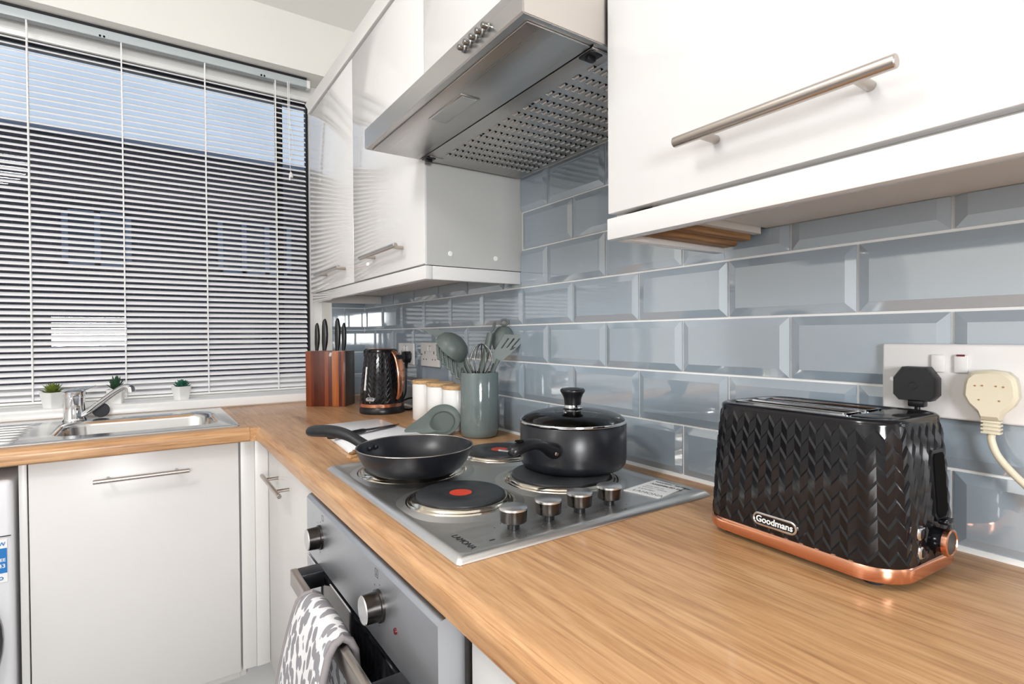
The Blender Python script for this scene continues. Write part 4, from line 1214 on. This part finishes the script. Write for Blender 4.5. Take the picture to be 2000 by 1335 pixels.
b.faces(vs, [(0, 1, 4, 3), (1, 2, 5, 4), (0, 3, 9, 6), (2, 8, 11, 5), (0, 6, 7, 1), (1, 7, 8, 2), (3, 4, 10, 9), (4, 5, 11, 10)], 'label_white', True); b.build('water_window', kt)
o = plate_badge(kt, 0.017, 0.0065, 'Goodmans', 0.0068); az = math.atan2(-0.62, -0.78); o.location = (0.0765*math.cos(az), 0.0765*math.sin(az), 0.052); o.rotation_euler = (0, 0, az+PI)

# ------------------------------------------------------------------ knife block with four knives
kb = thing('knife_block', 'dark red-brown striped wooden knife block in the worktop corner', 'knife block', (-0.238, 1.795, WZ), math.atan2(-0.09, 0.121))
MB().box((-0.076, -0.056, 0.0), (0.0745, 0.050, 0.212), 'block_wood', 0.002).build('block', kb)
MB().box((0.0745, -0.0555, 0.0005), (0.0785, 0.0495, 0.2115), 'block_side', 0.001).build('side_board', kb)
kn = math.atan2(-0.09, 0.121)
for i, (lx, hh, hw, lab) in enumerate(((-0.0450, 0.108, 0.0100, 'black-handled knife, leftmost in the wooden block'), (-0.0180, 0.124, 0.0120, 'tall black-handled knife, second from the left in the block'), (0.0330, 0.126, 0.0115, 'tall black-handled knife, third from the left in the block'), (0.0610, 0.108, 0.0095, 'black-handled knife, rightmost in the wooden block'))):
    ly = -0.012 if i in (1, 2) else -0.020
    X = Vector((math.cos(kn), math.sin(kn), 0)); Yv = Vector((-math.sin(kn), math.cos(kn), 0))
    p = Vector((-0.238, 1.795, WZ+0.2125))+X*lx+Yv*ly
    k_ = thing('kitchen_knife', lab, 'knife', p, kn+R_(8), 'knives in the wooden block')
    b = MB(); lp = []
    for (t_, w_, dx) in ((0.0, 0.62, -0.1), (0.08, 0.72, -0.05), (0.25, 0.95, 0.05), (0.5, 1.0, 0.12), (0.75, 0.92, 0.10), (0.9, 0.72, 0.05), (0.98, 0.40, 0.1), (1.0, 0.12, 0.15)):
        z = t_*hh
        lp.append([(hw*(dx*1.2)+hw*w_*math.cos(2*PI*j/14), 0.0075*w_*math.sin(2*PI*j/14), z) for j in range(14)])
    b.rings(lp, 'black_plastic'); b.build('handle', k_, 60)
    MB().box((-hw*0.62, -0.0012, -0.0002), (hw*0.4, 0.0012, 0.010), 'chrome').build('bolster', k_)

# ------------------------------------------------------------------ canisters
cn = []
for i, (x, y, lab) in enumerate(((-0.088, 1.244, 'white storage jar with wooden lid, farthest left, nearest the kettle'), (-0.094, 1.125, 'white storage jar with wooden lid, middle of the three'), (-0.094, 1.020, 'white storage jar with wooden lid, right one, partly behind the utensil pot'))):
    t = thing('storage_jar', lab, 'jar', (x, y, WZ), 0, 'white storage jars with wooden lids')
    r_ = 0.0435
    b = MB(); b.lathe([(0.0, 0), (r_-0.002, 0), (r_, 0.003), (r_, 0.112), (r_-0.001, 0.1145), (r_-0.004, 0.1145), (0.0, 0.1145)], 'ceramic_white', (0, 0, 0), 56, False, False); b.build('jar_body', t)
    b = MB(); b.lathe([(0.0, 0.1150), (r_+0.0005, 0.1150), (r_+0.0012, 0.1165), (r_+0.0012, 0.124), (r_-0.001, 0.1260), (0.0, 0.1260)], 'bamboo', (0, 0, 0), 56, False, False); b.build('lid', t)

# ------------------------------------------------------------------ utensil crock
CX, CY = -0.100, 0.886
ck = thing('utensil_pot', 'tall sage green glazed pot holding the cooking utensils', 'pot', (CX, CY, WZ))
b = MB(); b.lathe([(0.0, 0), (0.0440, 0), (0.0490, 0.004), (0.0508, 0.02), (0.0510, 0.168), (0.0502, 0.1700), (0.0455, 0.1700), (0.0445, 0.166), (0.0440, 0.012), (0.0, 0.010)], 'sage_glaze', (0, 0, 0), 64, False, False); b.build('pot_body', ck, 50)
RT = Vector((0.828, -0.561, 0)); FW = Vector((0.561, 0.828, 0)); UZ = Vector((0, 0, 1))
def U(a, z, d=0.0): return Vector((CX, CY, WZ+0.17))+RT*a+UZ*z+FW*d
def util(name, label):
    return thing(name, label, 'utensil', (0, 0, 0), 0, 'utensils in the sage pot')
def flat_head(pts, thick, m, bow=None):
    """pts: list of world points making an outline, thickness along view normal"""
    b = MB(); n_ = len(pts); nrm = (pts[1]-pts[0]).cross(pts[2]-pts[0]).normalized()*thick*0.5
    b.faces([p+nrm for p in pts]+[p-nrm for p in pts], [tuple(range(n_)), tuple(range(n_, 2*n_))[::-1]]+[(j, (j+1) % n_, (j+1) % n_+n_, j+n_) for j in range(n_)], m)
    return b
def util_at(t, loc):
    t.location = loc
    for c in t.children: c.location = -Vector(loc)
# ladle
t = util('ladle', 'sage green ladle leaning left in the utensil pot, bowl turned over')
c0 = U(-0.070, 0.068, -0.004)
axv = (RT*0.66+UZ*0.72-FW*0.22).normalized()      # dome points up-right
e1 = axv.cross(FW).normalized(); e2 = axv.cross(e1)
b = MB(); lp = []
for (r_, h_) in ((0.047, 0.0), (0.046, 0.014), (0.041, 0.027), (0.031, 0.036), (0.017, 0.042), (0.004, 0.0435)):
    lp.append([c0+axv*(h_-0.012)+(e1*math.cos(2*PI*j/32)+e2*math.sin(2*PI*j/32))*r_ for j in range(32)])
lpi = []
for (r_, h_) in ((0.0445, 0.0), (0.0435, 0.013), (0.0385, 0.025), (0.028, 0.033), (0.015, 0.0385), (0.003, 0.040)):
    lpi.append([c0+axv*(h_-0.012)+(e1*math.cos(2*PI*j/32)+e2*math.sin(2*PI*j/32))*r_ for j in range(32)])
b.rings(lpi[::-1]+lp, 'sage', True, True, True); b.build('ladle_bowl', t, 60)
b = MB(); b.tube(catmull([U(-0.040, 0.045, -0.002), U(-0.034, 0.022, -0.004), U(-0.022, -0.005, -0.006), U(-0.012, -0.03, -0.004), U(0.010, -0.13, 0.01)], 5), [0.0075]*21, 'sage', 12, squash=0.6); b.build('handle', t)
util_at(t, U(0.010, -0.135, 0.01))
# pasta server
t = util('pasta_server', 'sage green toothed pasta server below the ladle')
b = MB()
q = [U(-0.118, 0.072, 0.018), U(-0.100, 0.088, 0.02), U(-0.078, 0.070, 0.016), U(-0.052, 0.044, 0.014), U(-0.040, 0.020, 0.010), U(-0.042, 0.000, 0.008), U(-0.056, 0.010, 0.010), U(-0.078, 0.034, 0.012), U(-0.102, 0.058, 0.016)]
flat_head(q, 0.004, 'sage').build('server_head', t)
b = MB()
for k in range(6):
    f = k/5
    base = U(-0.110+0.058*f, 0.062-0.064*f, 0.004)
    tip = base+RT*(0.006+0.002*f)-UZ*(0.026)-FW*0.010
    b.tube([base+UZ*0.012, base-FW*0.003, tip-RT*0.003, tip+RT*0.004-UZ*0.002], [0.0052, 0.0050, 0.0044, 0.0028], 'sage', 8)
b.build('teeth', t)
b = MB(); b.tube(catmull([U(-0.044, 0.012, 0.009), U(-0.034, -0.010, 0.008), U(-0.026, -0.035, 0.006), U(-0.004, -0.135, 0.004)], 5), 0.0070, 'sage', 12, squash=0.6); b.build('handle', t)
util_at(t, U(-0.004, -0.14, 0.004))
# plain turner behind the ladle
t = util('spatula', 'sage green pointed spatula sticking out behind the ladle')
q = [U(-0.158, 0.116, 0.03), U(-0.100, 0.113, 0.03), U(-0.088, 0.105, 0.03), U(-0.090, 0.088, 0.03), U(-0.112, 0.092, 0.03)]
flat_head(q, 0.003, 'sage').build('blade', t)
b = MB(); b.tube([U(-0.094, 0.098, 0.03), U(-0.035, 0.0, 0.028), U(0.010, -0.085, 0.020)], 0.005, 'sage', 10); b.build('handle', t)
util_at(t, U(0.010, -0.14, 0.015))
# whisk
t = util('whisk', 'steel wire whisk standing in front in the utensil pot')
b = MB()
for k in range(6):
    a = PI*k/6
    ex = RT*math.cos(a)+FW*math.sin(a)*0.9
    c = U(0.004, 0.0, -0.018)
    pts = []
    for j in range(21):
        s_ = PI*2*j/20
        # loop: narrow at the bottom, round at the top
        ang = -PI/2+PI*2*j/20
        xx = math.cos(ang); zz = math.sin(ang)
        wdt = 0.031*xx*(1.0 if zz > 0 else (1+0.72*zz))
        pts.append(c+ex*wdt+UZ*(0.024+zz*0.052)+RT*0.004*(zz))
    b.tube(pts[:-1], 0.0012, 'wire_dark', 6, closed=True)
b.build('wires', t, 80)
b = MB(); b.tube([U(0.000, -0.022, -0.018), U(0.002, -0.075, -0.012), U(0.006, -0.14, -0.004)], 0.0065, 'sage', 12); b.build('handle', t)
util_at(t, U(0.006, -0.145, -0.004))
# upright handle with cord loop
t = util('basting_brush', 'sage green utensil handle with hanging loop sticking up from the pot')
b = MB(); b.tube([U(-0.006, -0.14, 0.0), U(0.004, 0.0, 0.008), U(0.021, 0.062, 0.012), U(0.030, 0.104, 0.014)], [0.008, 0.0100, 0.0112, 0.0105], 'sage', 14, squash=0.8); b.build('handle', t)
b = MB(); b.tube(catmull([U(0.031, 0.104, 0.014), U(0.037, 0.118, 0.014), U(0.038, 0.130, 0.014), U(0.043, 0.134, 0.014), U(0.042, 0.122, 0.015), U(0.035, 0.108, 0.015)], 4), 0.0024, 'sage', 8); b.build('hanging_loop', t)
util_at(t, U(-0.006, -0.145, 0.0))
# spoon behind
t = util('serving_spoon', 'large round sage green spoon at the back right of the pot')
c0 = U(0.064, 0.085, 0.030); axv = (-FW*0.9+UZ*0.25-RT*0.2).normalized(); e1 = axv.cross(UZ).normalized(); e2 = e1.cross(axv)
b = MB(); lp = []
for (r_, h_) in ((1.0, 0.0), (0.96, 0.006), (0.8, 0.012), (0.5, 0.016), (0.1, 0.018)):
    lp.append([c0+axv*h_+(e1*math.cos(2*PI*j/28)*0.032+e2*math.sin(2*PI*j/28)*0.040)*r_ for j in range(28)])
b.rings([[p-axv*0.0018 for p in l] for l in lp[::-1]]+lp, 'sage', True, True, True); b.build('spoon_bowl', t, 60)
b = MB(); b.tube(catmull([c0-e2*0.034+axv*0.004, U(0.040, 0.020, 0.028), U(0.026, -0.03, 0.020), U(0.008, -0.135, 0.010)], 5), 0.0065, 'sage', 12, squash=0.7); b.build('handle', t)
b = MB(); b.tube([c0+e2*0.050+(RT*math.cos(2*PI*k/14)*0.0115+UZ*math.sin(2*PI*k/14)*0.008) for k in range(14)], 0.0028, 'sage', 8, closed=True); b.build('ring', t)
util_at(t, U(0.008, -0.14, 0.010))
# slotted turner
t = util('slotted_turner', 'sage green slotted turner leaning right in the utensil pot')
# head in 4 strips around three slots
TL, TR, BR, BL = U(0.068, 0.100, -0.002), U(0.134, 0.097, 0.000), U(0.096, 0.060, -0.004), U(0.038, 0.052, -0.008)
NB = U(0.047, 0.020, -0.010)
def pt(u, v):
    a = TL.lerp(TR, u); c = BL.lerp(BR, u); return a.lerp(c, v)
b = MB(); nrm = (TR-TL).cross(BL-TL).normalized()*0.0018
us = [0, 0.22, 0.30, 0.46, 0.54, 0.70, 0.78, 1.0]
vv = [0.0, 0.22, 0.80, 1.0]
for i in range(len(us)-1):
    for j in range(3):
        if j == 1 and i in (1, 3, 5): continue
        P_ = [pt(us[i], vv[j]), pt(us[i+1], vv[j]), pt(us[i+1], vv[j+1]), pt(us[i], vv[j+1])]
        b.faces([p+nrm for p in P_]+[p-nrm for p in P_], [(0, 1, 2, 3), (7, 6, 5, 4), (0, 4, 5, 1), (1, 5, 6, 2), (2, 6, 7, 3), (3, 7, 4, 0)], 'sage')
P_ = [BL, BR, U(0.062, 0.030, -0.009), U(0.046, 0.018, -0.010), U(0.036, 0.026, -0.010)]
b.faces([p+nrm for p in P_]+[p-nrm for p in P_], [tuple(range(5)), tuple(range(5, 10))[::-1]]+[(j, (j+1) % 5, (j+1) % 5+5, j+5) for j in range(5)], 'sage')
b.build('blade', t)
b = MB(); b.tube(catmull([U(0.050, 0.034, -0.009), U(0.038, 0.006, -0.008), U(0.028, -0.03, -0.004), U(0.010, -0.135, 0.0)], 5), 0.0072, 'sage', 12, squash=0.7); b.build('handle', t)
util_at(t, U(0.010, -0.14, 0.0))

# spoon rest leaning in front of the jars
sr = thing('spoon_rest', 'sage green silicone spoon rest propped up between frying pan and pot', 'spoon rest', (-0.181, 0.950, WZ))
def SR(a, z, d): return RT*a+UZ*z+FW*d
b = MB()
NN = 40
til = R_(52)
exx = RT; eyy = (UZ*math.sin(til)+FW*math.cos(til))
def ring(r_, sc, depth, cy=0.044):
    l = []
    nn_ = exx.cross(eyy)
    for j in range(NN):
        a = 2*PI*j/NN
        x = r_*math.cos(a); y = r_*math.sin(a)
        # tail towards the lower left
        tail = max(0.0, math.cos(a-R_(203)))**7*0.058*sc
        x += tail*math.cos(R_(197)); y += tail*math.sin(R_(197))
        l.append(exx*x+eyy*(y+cy)+nn_*depth)
    return l
b.rings([ring(0.046, 1, 0.0005), ring(0.049, 1, 0.004), ring(0.0490, 1, 0.0065), ring(0.046, 1, 0.0070), ring(0.034, 0.15, 0.0030, 0.040), ring(0.0325, 0.1, 0.0050, 0.040), ring(0.031, 0.05, 0.0050, 0.040), ring(0.0295, 0.0, 0.0015, 0.040)], 'sage', True, True, True)
b.build('dish', sr, 60)

# ------------------------------------------------------------------ chopping board, knife, wooden peg
cb = MB()
A_, B_, C_, D_ = Vector((-0.430, 1.262, 0)), Vector((-0.236, 1.282, 0)), Vector((-0.236, 0.890, 0)), Vector((-0.458, 0.858, 0))
def corner_loop(z, ins):
    P = [A_, B_, C_, D_]; cen = (A_+B_+C_+D_)/4; out = []
    for i in range(4):
        p, q, r_ = P[i-1], P[i], P[(i+1) % 4]
        u, v = (p-q).normalized(), (r_-q).normalized(); rr = 0.016
        a, c = q+u*rr, q+v*rr
        for k in range(6):
            t_ = k/5
            pnt = a*(1-t_)**2+q*2*t_*(1-t_)+c*t_*t_
            out.append(tuple(pnt+(cen-pnt).normalized()*ins)[:2]+(z,))
    return out
cb.rings([corner_loop(0.0003, 0.003), corner_loop(0.002, 0), corner_loop(0.007, 0), corner_loop(0.009, 0.002)], 'board_white', True, True, True)
cbo = cb.build('chopping_board', None, 50); cbo.location = (0, 0, WZ)
tag(cbo, 'white chopping board lying behind the frying pan', 'chopping board')
ck_ = thing('chef_knife', 'black knife lying across the white chopping board', 'knife', (-0.42, 1.02, WZ+0.0095))
p0, p1, p2 = Vector((-0.466, 0.998, 0.009)), Vector((-0.355, 1.057, 0.007)), Vector((-0.222, 1.126, 0.001))
L0 = Vector((-0.42, 1.02, 0))
b = MB(); b.tube([p0-L0, p0.lerp(p1, 0.1)-L0, p0.lerp(p1, 0.5)-L0, p0.lerp(p1, 0.92)-L0, p1-L0], [0.005, 0.009, 0.0085, 0.0095, 0.007], 'black_plastic', 12, squash=0.65); b.build('handle', ck_)
d_ = (p2-p1); s_ = Vector((-d_.y, d_.x, 0)).normalized()
vs = [p1-L0+s_*0.011, p1-L0-s_*0.011, p1+d_*0.7-L0-s_*0.010, p2-L0+s_*0.008, p1+d_*0.7-L0+s_*0.011]
vs = [(v.x, v.y, v.z) for v in vs]
b = MB(); b.faces(vs+[(x, y, z+0.0014) for x, y, z in vs], [(0, 1, 2, 3, 4), (9, 8, 7, 6, 5)]+[(j, (j+1) % 5, (j+1) % 5+5, j+5) for j in range(5)], 'nonstick'); b.build('blade', ck_)
wp = thing('wooden_peg', 'small brown wooden peg on the worktop beside the pan', 'peg', (-0.453, 0.832, WZ), R_(25))
MB().box((-0.020, -0.007, 0.0), (0.020, 0.007, 0.007), 'bamboo', 0.002).build('peg_body', wp)
MB().box((-0.014, -0.005, 0.0072), (0.016, 0.006, 0.0125), 'raw_wood', 0.002).build('peg_top', wp)
MB().lathe([(0.0035, 0.0125), (0.003, 0.0160), (0, 0.0165)], 'raw_wood', (-0.004, 0, 0), 12).build('spring', wp)

# ------------------------------------------------------------------ sockets and plugs on the tiles
XT = -0.0102
def socket(label, y0, y1, z0, z1, holes=True):
    """wide double socket, y0 > y1 (left to right in view)"""
    t = thing('wall_socket', label, 'socket', (XT, (y0+y1)/2, z0))
    yc = (y0+y1)/2; h = z1-z0
    b = MB(); b.box((-0.0095, y1-yc, 0), (0, y0-yc, h), 'socket_white', 0.003, 3); b.build('face_plate', t)
    sgn = 1
    for s_ in (1, -1):
        # rocker switches near the centre top
        r_ = MB().box((-0.0135, s_*0.0115-0.007, h*0.62), (-0.009, s_*0.0115+0.007, h*0.86), 'socket_white', 0.002).build('rocker_switch', t)
        if s_ == -1: MB().box((-0.0140, s_*0.0115-0.004, h*0.84), (-0.0125, s_*0.0115+0.004, h*0.865), 'red_lamp').build('red_mark', r_)
        cy_ = s_*0.0355
        if holes:
            MB().box((-0.0099, cy_-0.002, h*0.52), (-0.0090, cy_+0.002, h*0.64), 'dark_hole').build('pin_hole', t)
            for q_ in (-1, 1):
                MB().box((-0.0099, cy_+q_*0.011-0.003, h*0.28), (-0.0090, cy_+q_*0.011+0.003, h*0.32), 'dark_hole').build('pin_hole', t)
        b = MB(); b.lathe([(0.0034, 0), (0.0030, -0.0012), (0, -0.0012)], 'chrome', (-0.0093, s_*(abs(y0-y1)/2-0.0125), h*0.5), 14, axis='x'); b.build('screw', t)
    return t
s1 = socket('white double wall socket at right holding the black and cream plugs', -0.033, -0.180, 1.0715, 1.1635, False)
s2 = socket('white double wall socket behind the kettle with its plug in', 1.640, 1.500, 1.070, 1.151)
s3 = socket('white double wall socket with empty holes left of the utensil pot', 1.434, 1.288, 1.070, 1.154)
XS = XT-0.0097
# black charger plug
pb = thing('mains_plug', 'black angular mains plug in the right-hand socket above the toaster', 'plug', (XS, -0.0768, 1.112))
b = MB()
hx_ = [(-0.0225, -0.012), (-0.0225, 0.009), (-0.0130, 0.0230), (0.0130, 0.0230), (0.0225, 0.009), (0.0225, -0.012), (0.0165, -0.0190), (-0.0165, -0.0190)]
b.rings([[(0.0, y*0.93, z*0.93) for y, z in hx_], [(-0.004, y, z) for y, z in hx_], [(-0.022, y, z) for y, z in hx_], [(-0.025, y*0.93, z*0.93) for y, z in hx_]], 'matt_black', True, True, True, False)
b.build('plug_body', pb)
b = MB(); b.box((-0.017, -0.009, -0.0275), (-0.004, 0.009, -0.0180), 'black_plastic', 0.002); b.build('strain_relief', pb)
b = MB(); b.tube(catmull([(-0.011, 0, -0.024), (-0.011, 0, -0.045), (-0.008, 0.002, -0.10), (-0.006, 0.02, -0.150), (-0.010, 0.05, -0.1880), (-0.012, 0.09, -0.1990)], 6), 0.0033, 'black_plastic', 10); b.build('cable', pb)
b = MB(); b.tube([(-0.0252, 0.0045*math.cos(2*PI*k/16), 0.0045*math.sin(2*PI*k/16)) for k in range(13)], 0.0005, 'ink', 6); b.box((-0.0257, -0.012, -0.0004), (-0.0248, -0.004, 0.0004), 'ink'); b.build('emblem', pb)
text('lettering', 'FUSE', 0.0048, (-0.0228, 0, 0.0155), (0, -1, 0), (-0.2, 0, 1), 'ink', pb, 0.0004, 'CENTER')
# cream plug and flex
pw = thing('mains_plug', 'old cream mains plug with cream flex in the right-hand socket', 'plug', (XS, -0.1485, 1.108))
b = MB()
hx_ = [(-0.0235, 0.010), (-0.0215, 0.018), (-0.0150, 0.0245), (0.0, 0.0265), (0.0150, 0.0245), (0.0215, 0.018), (0.0235, 0.010), (0.0245, -0.004), (0.0200, -0.014), (0.0110, -0.0235), (0.0085, -0.0310), (-0.0085, -0.0310), (-0.0110, -0.0235), (-0.0200, -0.014), (-0.0245, -0.004)]
b.rings([[(0.0, y*0.95, z*0.95) for y, z in hx_], [(-0.004, y, z) for y, z in hx_], [(-0.016, y, z) for y, z in hx_], [(-0.020, y*0.86, z*0.86) for y, z in hx_]], 'old_plug', True, True, True, False)
b.build('plug_body', pw)
b = MB()
for k in range(3): b.box((-0.0190, -0.0165, 0.0135+k*0.0030), (-0.0170, 0.0165, 0.0148+k*0.0030), 'old_plug', 0.0004)
b.build('grip_rib', pw)
b = MB()
for (y, z) in ((0.0125, 0.008), (0.006, 0.0085), (-0.006, 0.0085), (-0.0125, 0.008), (0.009, -0.008), (-0.009, -0.008)): b.box((-0.0206, y-0.0008, z-0.0008), (-0.0196, y+0.0008, z+0.0008), 'brass_stain')
b.build('dimple', pw)
b = MB()
for k in range(4): b.box((-0.0155, -0.0088, -0.0345-k*0.0042), (-0.0035, 0.0088, -0.0318-k*0.0042), 'old_plug', 0.0008)
b.box((-0.0135, -0.0068, -0.047), (-0.0055, 0.0068, -0.030), 'old_plug'); b.box((-0.0160, -0.006, -0.0300), (-0.0150, 0.006, -0.0285), 'brass_stain')
b.build('strain_relief', pw)
b = MB(); b.tube(catmull([(-0.0095, 0, -0.045), (-0.0095, 0.0, -0.056), (-0.0110, -0.008, -0.075), (-0.012, -0.030, -0.100), (-0.012, -0.060, -0.125), (-0.012, -0.105, -0.150), (-0.012, -0.17, -0.172), (-0.012, -0.30, -0.187), (-0.012, -0.40, -0.190)], 6), 0.0040, 'old_plug', 10); b.build('flex', pw)
# kettle plug and lead
pk_ = thing('mains_plug', 'black mains plug of the kettle in the far socket', 'plug', (XS, 1.535, 1.100))
b = MB(); hx2 = [(-0.022, -0.008), (-0.022, 0.012), (-0.012, 0.020), (0.012, 0.020), (0.022, 0.012), (0.022, -0.008), (0.010, -0.022), (-0.010, -0.022)]
b.rings([[(0.0, y, z) for y, z in hx2], [(-0.020, y, z) for y, z in hx2], [(-0.024, y*0.85, z*0.85) for y, z in hx2]], 'black_plastic', True, True, True, False); b.build('plug_body', pk_)
b = MB(); b.tube([(-0.012, 0, -0.018), (-0.012, 0, -0.042)], [0.0075, 0.0045], 'black_plastic', 12); b.build('strain_relief', pk_)
b = MB(); b.tube(catmull([(-0.012, 0, -0.04), (-0.014, -0.002, -0.08), (-0.016, -0.002, -0.125), (-0.022, 0.006, -0.155), (-0.040, 0.015, -0.1720), (-0.020, -0.045, -0.150), (-0.010, -0.085, -0.152), (-0.012, -0.098, -0.172), (-0.030, -0.080, -0.1860), (-0.052, -0.055, -0.1865)], 6), 0.0034, 'black_plastic', 10); b.build('cable', pk_)
